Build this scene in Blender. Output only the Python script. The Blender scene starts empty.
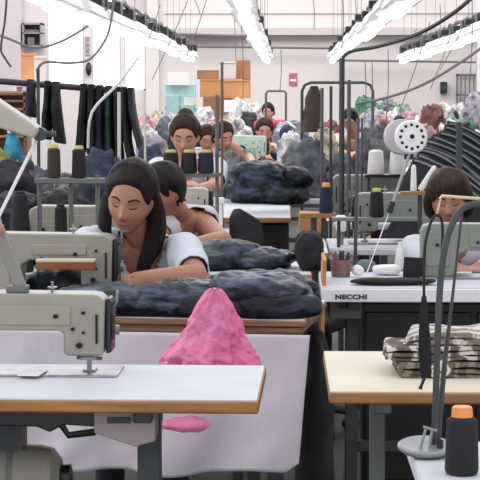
import bpy, math, random
import numpy as np
from math import sin, cos, pi, atan, sqrt, radians
from mathutils import Vector, Matrix, Euler, noise
SC = bpy.context.scene
COL = SC.collection
V = Vector
F_PX, EYE = 1945.0, 1.43
TILT, YAW = atan(143 / F_PX), atan(45 / F_PX)
CAM_R = Euler((pi / 2 - TILT, 0, YAW), 'XYZ').to_matrix()
CAM_P = V((0, 0, EYE))

def P(px, py, Y):
    """point of the room at distance Y seen at px, py"""
    d = CAM_R @ V(((px - 240) / F_PX, -(py - 240) / F_PX, -1))
    return CAM_P + d * (Y / d.y)
def PZ(px, py, z):
    d = CAM_R @ V(((px - 240) / F_PX, -(py - 240) / F_PX, -1))
    return CAM_P + d * ((z - EYE) / d.z)
def M1(Y): return Y / F_PX          # metres per pixel at distance Y

def lin(c):
    return tuple(((v / 255) / 12.92 if v / 255 <= .04045 else ((v / 255 + .055) / 1.055) ** 2.4) for v in c)

MATS = {}
def mat(name, rgb, rough=.55, metal=0., var=0., vscale=8., bump=0., bscale=40., spec=.5, rgb2=None, emit=0., coat=0., stretch=None, detail=4., trans=0., alpha=1., rot=None, ramp=(.35, .68)):
    if name in MATS: return MATS[name]
    m = bpy.data.materials.new(name); m.use_nodes = True
    nt = m.node_tree; b = nt.nodes['Principled BSDF']; L = nt.links
    c = lin(rgb)
    b.inputs['Base Color'].default_value = (*c, 1)
    b.inputs['Roughness'].default_value = rough
    b.inputs['Metallic'].default_value = metal
    b.inputs['Specular IOR Level'].default_value = spec
    if coat: b.inputs['Coat Weight'].default_value = coat
    if trans: b.inputs['Transmission Weight'].default_value = trans
    if alpha < 1: b.inputs['Alpha'].default_value = alpha
    if emit:
        b.inputs['Emission Color'].default_value = (*c, 1); b.inputs['Emission Strength'].default_value = emit
    tc = nt.nodes.new('ShaderNodeTexCoord')
    mp = nt.nodes.new('ShaderNodeMapping'); L.new(tc.outputs['Object'], mp.inputs['Vector'])
    if rot: mp.inputs['Rotation'].default_value = rot
    if stretch: mp.inputs['Scale'].default_value = stretch
    if var or rgb2:
        n = nt.nodes.new('ShaderNodeTexNoise'); n.inputs['Scale'].default_value = vscale; n.inputs['Detail'].default_value = detail
        L.new(mp.outputs[0], n.inputs['Vector'])
        r = nt.nodes.new('ShaderNodeValToRGB'); L.new(n.outputs['Fac'], r.inputs['Fac'])
        r.color_ramp.elements[0].position = ramp[0]; r.color_ramp.elements[1].position = ramp[1]
        c2 = lin(rgb2) if rgb2 else tuple(min(1, v * (1 + var)) for v in c)
        c1 = c if rgb2 else tuple(v * (1 - var) for v in c)
        r.color_ramp.elements[0].color = (*c1, 1); r.color_ramp.elements[1].color = (*c2, 1)
        L.new(r.outputs['Color'], b.inputs['Base Color'])
    if bump:
        n = nt.nodes.new('ShaderNodeTexNoise'); n.inputs['Scale'].default_value = bscale; n.inputs['Detail'].default_value = 5
        L.new(mp.outputs[0], n.inputs['Vector'])
        bp = nt.nodes.new('ShaderNodeBump'); bp.inputs['Strength'].default_value = bump; bp.inputs['Distance'].default_value = .01
        L.new(n.outputs['Fac'], bp.inputs['Height']); L.new(bp.outputs[0], b.inputs['Normal'])
    MATS[name] = m
    return m

def stripes(name, cols, scale, axis=2, rough=.85, distort=2., bump=.3):
    """knitted cloth with bands of colour"""
    if name in MATS: return MATS[name]
    m = bpy.data.materials.new(name); m.use_nodes = True
    nt = m.node_tree; b = nt.nodes['Principled BSDF']; L = nt.links
    b.inputs['Roughness'].default_value = rough
    tc = nt.nodes.new('ShaderNodeTexCoord')
    w = nt.nodes.new('ShaderNodeTexWave'); w.bands_direction = 'XYZ'[axis]; w.inputs['Scale'].default_value = scale
    w.inputs['Distortion'].default_value = distort; w.inputs['Detail'].default_value = 3; w.inputs['Detail Scale'].default_value = 3
    L.new(tc.outputs['Object'], w.inputs['Vector'])
    r = nt.nodes.new('ShaderNodeValToRGB'); L.new(w.outputs['Fac'], r.inputs['Fac'])
    el = r.color_ramp.elements
    while len(el) < len(cols): el.new(.5)
    for i, c in enumerate(cols):
        el[i].position = .15 + .7 * i / (len(cols) - 1); el[i].color = (*lin(c), 1)
    L.new(r.outputs[0], b.inputs['Base Color'])
    n = nt.nodes.new('ShaderNodeTexNoise'); n.inputs['Scale'].default_value = 150
    L.new(tc.outputs['Object'], n.inputs['Vector'])
    bp = nt.nodes.new('ShaderNodeBump'); bp.inputs['Strength'].default_value = bump; bp.inputs['Distance'].default_value = .01
    L.new(n.outputs['Fac'], bp.inputs['Height']); L.new(bp.outputs[0], b.inputs['Normal'])
    MATS[name] = m
    return m

def tag(o, label=None, cat=None, group=None, kind=None):
    if label: o['label'] = label
    if cat: o['category'] = cat
    if group: o['group'] = group
    if kind: o['kind'] = kind
    return o
def empty(name, loc, label=None, cat=None, rz=0., group=None):
    o = bpy.data.objects.new(name, None); COL.objects.link(o)
    o.location = loc; o.rotation_euler = (0, 0, rz); o.empty_display_size = .05
    return tag(o, label, cat, group)
KIDS = {}
def set_parent(o, p):
    o.parent = p; KIDS.setdefault(p.name, []).append(o)
def copy_tree(o, parent=None):
    c = o.copy(); COL.objects.link(c)
    if parent is not None: set_parent(c, parent)
    for ch in KIDS.get(o.name, []): copy_tree(ch, c)
    return c
def dup(o, loc, label=None, rz=None, group=None, scale=None):
    c = copy_tree(o); c.location = loc
    if rz is not None: c.rotation_euler.z = rz
    if scale is not None: c.scale = (scale,) * 3 if not hasattr(scale, '__len__') else scale
    if label: c['label'] = label
    if group: c['group'] = group
    return c

def frame_of(d):
    d = d.normalized(); a = V((0, 0, 1)) if abs(d.z) < .9 else V((1, 0, 0))
    u = d.cross(a).normalized(); return u, u.cross(d).normalized()
def catmull(pts, n=6):
    if len(pts) < 3: return pts
    out = []; q = [pts[0]] + list(pts) + [pts[-1]]
    for i in range(1, len(q) - 2):
        for k in range(n):
            t = k / n; a, b, c, d = q[i - 1], q[i], q[i + 1], q[i + 2]
            out.append(.5 * ((2 * b) + (c - a) * t + (2 * a - 5 * b + 4 * c - d) * t * t + (3 * b - a - 3 * c + d) * t ** 3))
    out.append(pts[-1]); return out

class MB:
    def __init__(s, off=None): s.v = []; s.f = []; s.off = V(off) if off is not None else V((0, 0, 0))
    def add(s, vs, fs):
        b = len(s.v); s.v += [V(v) for v in vs]; s.f += [tuple(b + i for i in f) for f in fs]; return s
    def box(s, c, d, rot=None, taper=(1, 1)):
        c = V(c); x, y, z = [k / 2 for k in d]; R = (Euler(rot).to_matrix() if rot is not None and not isinstance(rot, Matrix) else rot)
        vs = []
        for k, (sx, sy, sz) in enumerate([(-1, -1, -1), (1, -1, -1), (1, 1, -1), (-1, 1, -1), (-1, -1, 1), (1, -1, 1), (1, 1, 1), (-1, 1, 1)]):
            p = V((sx * x * (taper[0] if sz > 0 else 1), sy * y * (taper[1] if sz > 0 else 1), sz * z))
            vs.append(c + (R @ p if R is not None else p))
        return s.add(vs, [(0, 3, 2, 1), (4, 5, 6, 7), (0, 1, 5, 4), (1, 2, 6, 5), (2, 3, 7, 6), (3, 0, 4, 7)])
    def box2(s, a, b): return s.box([(a[i] + b[i]) / 2 for i in range(3)], [abs(a[i] - b[i]) for i in range(3)])
    def tube(s, pts, r, n=8, smooth=0, caps=True, flat=None):
        pts = [V(p) for p in pts]
        rr = list(r) if hasattr(r, '__len__') else [r] * len(pts)
        if smooth:
            q = catmull(pts, smooth); m = len(pts) - 1
            rr = [rr[min(int(i / smooth), m)] * (1 - (i / smooth) % 1) + rr[min(int(i / smooth) + 1, m)] * ((i / smooth) % 1) for i in range(len(q))]; pts = q
        vs = []; u = None
        for i, p in enumerate(pts):
            d = (pts[min(i + 1, len(pts) - 1)] - pts[max(i - 1, 0)])
            if d.length < 1e-9: d = V((0, 0, 1))
            d.normalize()
            if u is None: u, w = frame_of(d)
            else:
                u = (u - d * u.dot(d)); u = u.normalized() if u.length > 1e-6 else frame_of(d)[0]; w = u.cross(d).normalized()
            for k in range(n):
                a = 2 * pi * k / n; q = u * cos(a) + w * sin(a)
                if flat is not None:
                    fd, fs = flat; fd = V(fd); q = q - fd * q.dot(fd) * (1 - fs)
                vs.append(p + q * rr[i])
        fs = [(i * n + k, i * n + (k + 1) % n, (i + 1) * n + (k + 1) % n, (i + 1) * n + k) for i in range(len(pts) - 1) for k in range(n)]
        if caps:
            fs.append(tuple(range(n - 1, -1, -1))); fs.append(tuple((len(pts) - 1) * n + k for k in range(n)))
        return s.add(vs, fs)
    def cap_chain(s, pts, r, n=12, smooth=5):
        """round ended tapering limb"""
        pts = [V(p) for p in pts]; r = list(r)
        q = catmull(pts, smooth) if len(pts) > 2 else [pts[0].lerp(pts[1], i / smooth) for i in range(smooth + 1)]
        m = len(pts) - 1
        rr = [r[min(int(i / smooth), m)] * (1 - (i / smooth) % 1) + r[min(int(i / smooth) + 1, m)] * ((i / smooth) % 1) for i in range(len(q))]
        d0 = (q[0] - q[1]).normalized(); d1 = (q[-1] - q[-2]).normalized()
        A = [(q[0] + d0 * rr[0] * sin(a), rr[0] * cos(a)) for a in (1.45, 1.1, .7, .35)]
        B = [(q[-1] + d1 * rr[-1] * sin(a), rr[-1] * cos(a)) for a in (.35, .7, 1.1, 1.45)]
        L = A + list(zip(q, rr)) + B
        return s.tube([a for a, _ in L], [b for _, b in L], n)
    def lathe(s, prof, c=(0, 0, 0), n=16, R=None, sx=1., sy=1.):
        c = V(c); vs = []
        for r, z in prof:
            for k in range(n):
                a = 2 * pi * k / n; p = V((r * cos(a) * sx, r * sin(a) * sy, z)); vs.append(c + (R @ p if R is not None else p))
        m = len(prof)
        fs = [(i * n + k, i * n + (k + 1) % n, (i + 1) * n + (k + 1) % n, (i + 1) * n + k) for i in range(m - 1) for k in range(n)]
        fs.append(tuple(range(n - 1, -1, -1))); fs.append(tuple((m - 1) * n + k for k in range(n)))
        return s.add(vs, fs)
    def prism(s, out, y0, y1, R=None, c=(0, 0, 0)):
        """outline in x,z swept along y"""
        n = len(out); c = V(c)
        vs = [V((x, y0, z)) for x, z in out] + [V((x, y1, z)) for x, z in out]
        vs = [c + (R @ p if R is not None else p) for p in vs]
        fs = [tuple(range(n)), tuple(range(2 * n - 1, n - 1, -1))] + [(k, k + n, (k + 1) % n + n, (k + 1) % n) for k in range(n)]
        return s.add(vs, fs)
    def grid(s, fn, nu, nv, closed_u=False):
        vs = [V(fn(i / (nu if closed_u else nu - 1), j / (nv - 1))) for j in range(nv) for i in range(nu)]
        fs = []
        for j in range(nv - 1):
            for i in range(nu if closed_u else nu - 1):
                i2 = (i + 1) % nu
                fs.append((j * nu + i, j * nu + i2, (j + 1) * nu + i2, (j + 1) * nu + i))
        return s.add(vs, fs)
    def blob(s, c, r, amp=.15, freq=3., seed=0, nu=36, nv=20, R=None, power=1., flatz=None, ridge=False):
        """a crumpled lump of cloth"""
        c = V(c); o = V((seed * 7.31, seed * 3.17, seed * 1.91)); vs = []
        for j in range(nv):
            th = pi * (j + .5) / nv - pi / 2
            for i in range(nu):
                ph = 2 * pi * i / nu
                d = V((cos(th) * cos(ph), cos(th) * sin(ph), sin(th)))
                e = V([math.copysign(abs(k) ** power, k) for k in d])
                q = V((e.x * r[0], e.y * r[1], e.z * r[2]))
                w = q * freq + o
                nn = noise.fractal(w, .8, 2., 4) if not ridge else (1.2 - 2.2 * abs(noise.fractal(w, .9, 2., 3)))
                p = q * (1 + amp * nn) + d * (amp * .25 * min(r) * noise.noise(w * 3.1))
                if flatz is not None: p.z = max(p.z, flatz)
                vs.append(c + (R @ p if R is not None else p))
        fs = [(j * nu + i, j * nu + (i + 1) % nu, (j + 1) * nu + (i + 1) % nu, (j + 1) * nu + i) for j in range(nv - 1) for i in range(nu)]
        fs.append(tuple(range(nu - 1, -1, -1))); fs.append(tuple((nv - 1) * nu + k for k in range(nu)))
        return s.add(vs, fs)
    def sphere(s, c, r, n=16, R=None):
        r = r if hasattr(r, '__len__') else (r,) * 3
        return s.blob(c, r, 0, 1, 0, n, max(6, n * 2 // 3), R)
    def mesh(s, name):
        me = bpy.data.meshes.new(name); me.from_pydata([v - s.off for v in s.v], [], s.f); me.validate(); return me
    def build(s, name, m, parent=None, bevel=0., smooth=True, solid=0., angle=38, sub=0, label=None, loc=None):
        me = s.mesh(name); me.materials.append(m)
        if smooth:
            me.polygons.foreach_set('use_smooth', [True] * len(me.polygons)); me.set_sharp_from_angle(angle=radians(angle))
        o = bpy.data.objects.new(name, me); COL.objects.link(o)
        if loc is not None: o.location = loc
        elif parent is None: o.location = s.off
        if parent is not None: set_parent(o, parent)
        if solid:
            k = o.modifiers.new('solid', 'SOLIDIFY'); k.thickness = solid; k.offset = 0
        if bevel:
            k = o.modifiers.new('bevel', 'BEVEL'); k.width = bevel; k.segments = 2; k.limit_method = 'ANGLE'; k.angle_limit = radians(40)
        if sub:
            k = o.modifiers.new('sub', 'SUBSURF'); k.levels = k.render_levels = sub
        if label: o['label'] = label
        return o

def bake(o, apply=()):
    dg = bpy.context.evaluated_depsgraph_get(); dg.update()
    me = bpy.data.meshes.new_from_object(o.evaluated_get(dg)); o.modifiers.clear(); o.data = me
    return o
def remesh(o, vox, smooth_it=4, fac=.5):
    k = o.modifiers.new('r', 'REMESH'); k.mode = 'VOXEL'; k.voxel_size = vox; k.use_smooth_shade = True
    k = o.modifiers.new('s', 'SMOOTH'); k.iterations = smooth_it; k.factor = fac
    bake(o)
    me = o.data; me.polygons.foreach_set('use_smooth', [True] * len(me.polygons))
    return o

# ---------------------------------------------------------------- materials
m_white = mat('white laminate', (206, 210, 216), .6, spec=.2, var=.04, vscale=5)
m_wedge = mat('bright white edge', (246, 246, 246), .5)  # whiter than the laminate top: missing front light put into the colour
m_cream = mat('cream laminate', (216, 212, 192), .6, spec=.2, var=.03, vscale=4)
m_wood = mat('varnished edge wood', (178, 124, 66), .45, rgb2=(140, 92, 48), vscale=6, stretch=(1, 8, 12))
m_ply = mat('plywood edge', (160, 124, 92), .6, rgb2=(112, 82, 62), vscale=7, stretch=(.6, 6, 22))
m_steel = mat('dark painted steel', (62, 64, 66), .5, var=.2)
m_postgrey = mat('grey painted post', (104, 106, 104), .5, var=.15)
m_polegrey = mat('pole grey', (92, 92, 94), .4, .4)
m_chrome = mat('worn chrome', (150, 152, 156), .34, .8, var=.15, vscale=20)
m_mgrey = mat('machine grey enamel', (152, 149, 139), .38, var=.06, vscale=9, bump=.05, bscale=60)
m_mgreyl = mat('machine pale enamel', (180, 178, 168), .38, var=.06, vscale=9)
m_mgreen = mat('machine grey green enamel', (130, 134, 127), .4, var=.07, vscale=9)
m_mblack = mat('black enamel', (26, 26, 28), .35)
m_rubber = mat('black rubber', (22, 22, 24), .6)
m_hole = mat('dark recess', (18, 18, 18), .8)
m_denim = mat('dark crinkled denim', (17, 22, 34), .42, rgb2=(96, 112, 138), vscale=15, bump=.5, bscale=16, spec=.4, detail=5, stretch=(.8, 1, 2.6), rot=(.5, .7, .4), ramp=(.46, .74))  # paler diagonal streaks are fold highlights painted into the colour
m_denim2 = mat('navy crinkled denim', (18, 24, 38), .48, rgb2=(84, 98, 126), vscale=13, bump=.5, bscale=14, detail=5, spec=.35, stretch=(.8, 1, 2.6), rot=(.5, -.7, .4), ramp=(.46, .76))  # highlight streaks put into the base colour, slanted the other way
m_denim3 = mat('charcoal denim', (12, 14, 18), .5, rgb2=(52, 62, 80), vscale=12, bump=.5, bscale=14, detail=5, spec=.3, stretch=(.8, 1, 2.6), rot=(.2, .9, .4), ramp=(.48, .78))  # fainter streaks, also fold glints painted into the cloth colour
m_blackcl = mat('black cloth', (20, 20, 23), .8, var=.35, vscale=14, bump=.5)
m_floor = mat('grey green screed', (50, 53, 52), .6, rgb2=(64, 66, 64), vscale=2.5)
m_sheet = mat('white cotton sheet', (214, 210, 218), .7, var=.04, vscale=3, bump=.7, bscale=7, stretch=(1.2, 1, .5))
m_paper = mat('white paper', (236, 236, 236), .7)
m_card = mat('brown cardboard', (158, 112, 72), .8, var=.1, vscale=3)
m_card2 = mat('orange brown cardboard', (196, 140, 92), .8, var=.1, vscale=3)
m_wall = mat('white plaster wall', (220, 214, 212), .85, var=.03, vscale=.7)
m_beam = mat('off white beam', (196, 190, 188), .8)
m_skin = mat('skin', (172, 120, 98), .5, var=.06, vscale=12)
m_skin2 = mat('pale skin', (198, 144, 122), .5, var=.06, vscale=12)
m_hair = mat('black hair', (9, 7, 8), .5, rgb2=(26, 20, 19), vscale=30, stretch=(3, 3, .35), bump=.8, bscale=70, spec=.3)
m_hairb = mat('brown hair', (34, 24, 20), .55, rgb2=(66, 46, 36), vscale=30, stretch=(3, 3, .35), bump=.8, bscale=70, spec=.3)
m_lip = mat('lip', (160, 88, 84), .5)
m_brow = mat('brow', (44, 32, 28), .8)
m_eyew = mat('eye white', (226, 222, 216), .3)
m_iris = mat('iris', (40, 26, 20), .2)
m_tubeglow = mat('lit fluorescent tube', (255, 252, 250), .4, emit=2.2)
m_lampw = mat('lamp white enamel', (240, 240, 240), .5)
m_pane = mat('daylight pane', (255, 253, 252), .3, emit=1.6)
# ---------------------------------------------------------------- people
def sstep(a, b, x):
    t = min(1, max(0, (x - a) / (b - a))); return t * t * (3 - 2 * t)
HA, HB, HC = .074, .096, .116
def head_ax(z):        # half width at height z
    w = HA * (1 - .30 * sstep(-.02, -.115, z) + .02 * sstep(.0, .06, z))
    return w
def face_feat(x, z):
    g = lambda cx, cz, sx, sz: math.exp(-((x - cx) / sx) ** 2 - ((z - cz) / sz) ** 2)
    f = .024 * g(0, -.030, .012, .014) + .013 * g(0, -.008, .009, .022) + .004 * (g(.015, -.036, .008, .008) + g(-.015, -.036, .008, .008))
    f -= .010 * (g(.031, .006, .016, .011) + g(-.031, .006, .016, .011))
    f += .005 * (g(.030, .026, .022, .009) + g(-.030, .026, .022, .009)) + .004 * (g(.043, -.026, .018, .02) + g(-.043, -.026, .018, .02))
    f += .004 * (g(.030, .004, .010, .006) + g(-.030, .004, .010, .006))
    f += .007 * g(0, -.058, .021, .006) + .006 * g(0, -.070, .018, .006) - .003 * g(0, -.064, .022, .003) - .004 * g(0, -.080, .02, .006) + .010 * g(0, -.099, .02, .014)
    return f
def head_pt(d, grow=0.):
    z = HC * d.z; x = head_ax(z) * d.x; y = HB * d.y
    if d.y > 0: y *= 1 - .45 * sstep(-.2, -.9, d.z); y += .010 * sstep(.0, .8, d.y) * sstep(-.4, .3, d.z)
    p = V((x, y, z))
    if d.y < 0: p.y = -(abs(p.y) ** 1.0) - face_feat(x, z) * sstep(0, .35, -d.y)
    p.y -= .010 * sstep(-.05, -.115, z) * sstep(.3, -.6, d.y)
    return p + d * grow
def face_pt(x, z, eps=0.):
    ax = head_ax(z); q = max(0., 1 - (x / ax) ** 2 - (z / HC) ** 2)
    d = V((x / ax, -sqrt(q), z / HC)); p = head_pt(d)
    return p + V((0, -eps, 0))
def head_mesh(mb, T, ears=True):
    nu, nv = 56, 40; vs = []
    for j in range(nv):
        th = pi * (j + .5) / nv - pi / 2
        for i in range(nu):
            ph = 2 * pi * i / nu
            vs.append(T @ head_pt(V((cos(th) * cos(ph), cos(th) * sin(ph), sin(th)))))
    fs = [(j * nu + i, j * nu + (i + 1) % nu, (j + 1) * nu + (i + 1) % nu, (j + 1) * nu + i) for j in range(nv - 1) for i in range(nu)]
    fs.append(tuple(range(nu - 1, -1, -1))); fs.append(tuple((nv - 1) * nu + k for k in range(nu)))
    mb.add(vs, fs)
    if ears:
        R = T.to_3x3()
        for sx in (-1, 1):
            mb.blob(T @ V((sx * .075, .012, -.008)), (.011, .021, .031), 0, 1, 0, 14, 10, R @ Euler((.15, 0, -sx * .35)).to_matrix())
def hair_cap(mb, T, line=.060, thick=.016, nape=-.075, seed=1, side=.0):
    nu, nv = 60, 44; vs = []
    for j in range(nv):
        th = pi * (j + .5) / nv - pi / 2
        for i in range(nu):
            ph = 2 * pi * i / nu
            d = V((cos(th) * cos(ph), cos(th) * sin(ph), sin(th))); p = head_pt(d)
            # hairline: high over the face, dropping at the temples, down to the nape behind the ears
            fy = d.y
            zl = line - .035 * sstep(.55, .95, abs(d.x)) if fy < -.25 else (line - .035) * sstep(.35, -.25, fy) + nape * sstep(-.25, .35, fy)
            zl += (-.045 * (p.x / .07) ** 2 + .012) * (fy < -.25) * (line > .04)
            zl += side * (1 if p.x > 0 else -1) * .3 * (fy < -.2)
            m = sstep(zl - .012, zl + .014, p.z); m2 = sstep(zl, zl + .06, p.z) if fy < .1 else 1.
            t = -.010 + m * (.0108 + thick * (.05 + .95 * m2) * (1 + .25 * noise.noise(V((p.x * 30, p.y * 30, p.z * 14 + seed)))) + .006 * sstep(.0, .1, p.z))
            vs.append(T @ (p + d * t))
    fs = [(j * nu + i, j * nu + (i + 1) % nu, (j + 1) * nu + (i + 1) % nu, (j + 1) * nu + i) for j in range(nv - 1) for i in range(nu)]
    fs.append(tuple(range(nu - 1, -1, -1))); fs.append(tuple((nv - 1) * nu + k for k in range(nu)))
    mb.add(vs, fs)
def loft(mb, rings, n=24, power=.85):
    vs = []
    for c, rx, ry, ax, nr in rings:
        ax = (ax - nr * ax.dot(nr)).normalized(); ay = nr.cross(ax).normalized()
        for k in range(n):
            a = 2 * pi * k / n; cx, cy = cos(a), sin(a)
            cx = math.copysign(abs(cx) ** power, cx); cy = math.copysign(abs(cy) ** power, cy)
            vs.append(c + ax * rx * cx + ay * ry * cy)
    m = len(rings)
    fs = [(i * n + k, i * n + (k + 1) % n, (i + 1) * n + (k + 1) % n, (i + 1) * n + k) for i in range(m - 1) for k in range(n)]
    fs.append(tuple(range(n - 1, -1, -1))); fs.append(tuple((m - 1) * n + k for k in range(n)))
    mb.add(vs, fs)
def hand(mb, wrist, d, nrm, side, curl=.5, k=1.):
    """palm and five bent fingers; d runs wrist to fingertips, nrm out of the back of the hand, side = direction of the thumb"""
    d = d.normalized(); nrm = (nrm - d * nrm.dot(d)).normalized(); t = nrm.cross(d).normalized()
    if t.dot(side) < 0: t = -t
    L = [.074, .082, .077, .060]; off = [.030, .010, -.010, -.029]; kn = [.083, .087, .083, .076]
    for i in range(4):
        a = wrist + t * off[i] * .55 * k; b = wrist + d * kn[i] * k + t * off[i] * k
        mb.cap_chain([a, b], [.015 * k, .0115 * k], 8, 3)
        c = curl * (1 + .12 * i); p = b; ang = c * .5; pts = [b]
        for s_, fr in enumerate((.46, .31, .23)):
            p = p + (d * cos(ang) - nrm * sin(ang)) * L[i] * fr * k + t * off[i] * .10 * k; pts.append(p); ang += c * .8
        mb.cap_chain(pts, [.0098 * k, .0088 * k, .008 * k, .0066 * k], 8, 3)
    b0 = wrist + d * .020 * k + t * .020 * k; b1 = wrist + d * .048 * k + t * .046 * k - nrm * .010 * k
    b2 = b1 + (d * .8 + t * .42 - nrm * .3).normalized() * .034 * k; b3 = b2 + (d * .95 - nrm * .45).normalized() * .027 * k
    mb.cap_chain([b0, b1, b2, b3], [.016 * k, .0125 * k, .0105 * k, .0085 * k], 8, 3)

def person(label, hip, neck, head, hrot, arms, skin, hairm, shirt, trousers, hairfn, k=1., sleeve=1., neckline=0., group=None, vox=.0055, knees=True, vest=False, shoulder=.165, eyes='down', extra=None):
    """arms: (shoulder side sign, elbow, wrist, hand dir, back-of-hand normal, thumb side, curl) world points"""
    root = empty('person', (hip.x, hip.y, 0), label, 'person', group=group)
    O = root.location.copy(); zero = V((0, 0, 0))
    T = Matrix.Translation(head) @ Euler(hrot, 'XYZ').to_matrix().to_4x4() @ Matrix.Scale(k, 4)
    X = V((1, 0, 0))
    sp = (neck - hip).normalized()
    ls = arms[0][7] if len(arms[0]) > 7 else None
    sh = {}
    for a in arms:
        s_ = a[0]
        sh[s_] = V(a[7]) if len(a) > 7 and a[7] is not None else neck + X * s_ * shoulder * k - sp * .055 * k
    xa = (sh[1] - sh[-1]).normalized()
    def torso(mb, g, top=True):
        L = (neck - hip).length
        prof = [(-.06, .120, .100), (0, .168, .118), (.12, .160, .112), (.34, .132, .096), (.55, .142, .106), (.74, .156, .110), (.88, .150, .088), (.955, .100, .066), (1.0, .060, .056)]
        rings = []
        for t, rx, ry in prof:
            bend = V((0, .035 * sin(pi * t) * k, 0))
            ax = X.lerp(xa, sstep(.2, .8, t)).normalized()
            rings.append((hip + (neck - hip) * t + bend - O, (rx + g) * k, (ry + g) * k, ax, sp))
        loft(mb, rings)
    def legs(mb, g, foot=True):
        for s_ in (-1, 1):
            h = hip + V((s_ * .085 * k, -.02, -.02)); kn = V((hip.x + s_ * .11 * k, hip.y - .42 * k, hip.z + .02)); an = V((kn.x, kn.y + .03, .09)); 
            mb.cap_chain([h - O, (h + kn) / 2 - O, kn - O], [.085 * k + g, .075 * k + g, .056 * k + g], 14)
            mb.cap_chain([kn - O, kn.lerp(an, .35) - O, an - O], [.054 * k + g, .052 * k + g, .036 * k + g], 14)
            if foot: mb.cap_chain([an - O + V((0, .02, -.03)), an - O + V((0, -.08, -.045)), an - O + V((0, -.15, -.055))], [.04 * k, .036 * k, .028 * k], 12)
    # one continuous body
    mb = MB(); torso(mb, 0); legs(mb, 0)
    hd = T @ V((0, .018, -.062))
    mb.cap_chain([neck - sp * .06 * k - O, neck - O, hd - O], [.060 * k, .053 * k, .050 * k], 16)
    TO = Matrix.Translation(-O) @ T
    head_mesh(mb, TO)
    for a in arms:
        s_, el, wr, hdr, nrm, th, curl = a[:7]; S0 = sh[s_]
        mb.cap_chain([S0 - O, S0.lerp(el, .45) - O, el - O], [.056 * k, .046 * k, .038 * k], 14)
        mb.cap_chain([el - O, el.lerp(wr, .35) - O, wr - O], [.039 * k, .038 * k, .026 * k], 14)
        mb.cap_chain([neck - sp * .07 * k - O + xa * s_ * .03, S0 - O], [.06 * k, .054 * k], 12)
        hand(mb, wr - O, V(hdr), V(nrm), V(th), curl, k)
    b = mb.build('body', skin, root); remesh(b, vox, 3, .45)
    # clothes
    mb = MB(); torso(mb, .017 if vest else .012)
    for a in arms:
        s_, el, wr = a[:3]; S0 = sh[s_]
        mb.cap_chain([neck - sp * .075 * k - O + xa * s_ * .03, S0 - O], [.078 * k, .076 * k] if vest else [.068 * k, .063 * k], 12)
        if not vest:
            f = min(1., sleeve); e = S0.lerp(el, f)
            mb.cap_chain([S0 - O, S0.lerp(e, .5) - O, e - O], [.066 * k, .060 * k, .054 * k], 16)
            if sleeve > 1:
                w2 = el.lerp(wr, sleeve - 1); mb.cap_chain([el - O, el.lerp(w2, .5) - O, w2 - O], [.051 * k, .048 * k, .040 * k], 16)
    s = mb.build('vest_top' if vest else 'shirt', shirt, root); remesh(s, .009, 3, .5)
    me = s.data
    dead = []
    fwd = sp.cross(xa); fwd = fwd if fwd.y < 0 else -fwd
    for v in me.vertices:
        q = v.co + O - neck; up = q.dot(sp); x = q.dot(xa); f = q.dot(fwd)
        if up > .015 * k and abs(x) < (.065 if vest else .085) * k: dead.append(v.index); continue
        if neckline and f > 0 and abs(x) < .075 * k * (1 + min(0, up) / neckline) and up > -neckline: dead.append(v.index); continue
        if vest:
            # arm holes
            for a in arms:
                S0 = sh[a[0]]; e = a[1] - S0; L_ = e.length; w_ = v.co + O - S0; t = w_.dot(e) / L_; out = w_.dot(xa) * a[0]
                if (w_ - e * (t / L_)).length < .080 * k and t > .045 and out > -.02 * k: dead.append(v.index); break
        elif sleeve <= 1:
            for a in arms:
                S0 = sh[a[0]]; e = a[1] - S0; t = (v.co + O - S0).dot(e) / e.length_squared
                dd = (v.co + O - S0 - e * t).length
                if t > sleeve and dd < .09 * k: dead.append(v.index); break
    import bmesh
    bm = bmesh.new(); bm.from_mesh(me); bm.verts.ensure_lookup_table()
    bmesh.ops.delete(bm, geom=[bm.verts[i] for i in set(dead)], context='VERTS')
    o_ = V((hip.x * 3, 1, 2))
    for v in bm.verts:
        n1 = noise.fractal((v.co + o_) * 9, .8, 2., 3); v.co += v.normal * .008 * n1
    bm.to_mesh(me); bm.free(); me.polygons.foreach_set('use_smooth', [True] * len(me.polygons))
    q = s.modifiers.new('solid', 'SOLIDIFY'); q.thickness = .004; q.offset = 1
    mb = MB(); legs(mb, .010, False)
    loft(mb, [(hip + (neck - hip) * t - O, rx * k, ry * k, X, sp) for t, rx, ry in ((-.08, .12, .10), (0, .18, .13), (.12, .172, .124))])
    t_ = mb.build('trousers', trousers, root); remesh(t_, .011, 3, .5)
    # face
    HR = T.to_3x3()
    def ftube(name, xs, r, m, eps=.001, n=6):
        mb = MB(); mb.tube([TO @ face_pt(x, z, eps) for x, z in xs], [q * k for q in r], n)
        return mb.build(name, m, root)
    for s_ in (-1, 1):
        ftube('eyebrow', [(s_ * .014, .026), (s_ * .026, .032), (s_ * .040, .031), (s_ * .049, .024)], [.003, .0042, .0036, .0018], m_brow, -.0005)
        if eyes == 'down':
            ftube('eyelash', [(s_ * .017, .003), (s_ * .025, -.001), (s_ * .035, -.001), (s_ * .044, .004)], [.0015, .0026, .0026, .0014], m_brow, .0)
        else:
            mb = MB(); mb.blob(TO @ face_pt(s_ * .031, .005, -.004), (.013 * k, .008 * k, .0062 * k), 0, 1, 0, 16, 10, HR.normalized()); e = mb.build('eye', m_eyew, root)
            mb = MB(); mb.blob(TO @ face_pt(s_ * .031, .0045, .003), (.0055 * k, .004 * k, .0055 * k), 0, 1, 0, 14, 10, HR.normalized()); mb.build('iris', m_iris, e)
            ftube('eyelash', [(s_ * .017, .006), (s_ * .025, .012), (s_ * .035, .0125), (s_ * .045, .007)], [.0014, .0024, .0024, .0014], m_brow, .0005)
        ftube('nostril', [(s_ * .006, -.041), (s_ * .010, -.0405)], [.0024, .0024], m_hole, -.0012)
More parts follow.
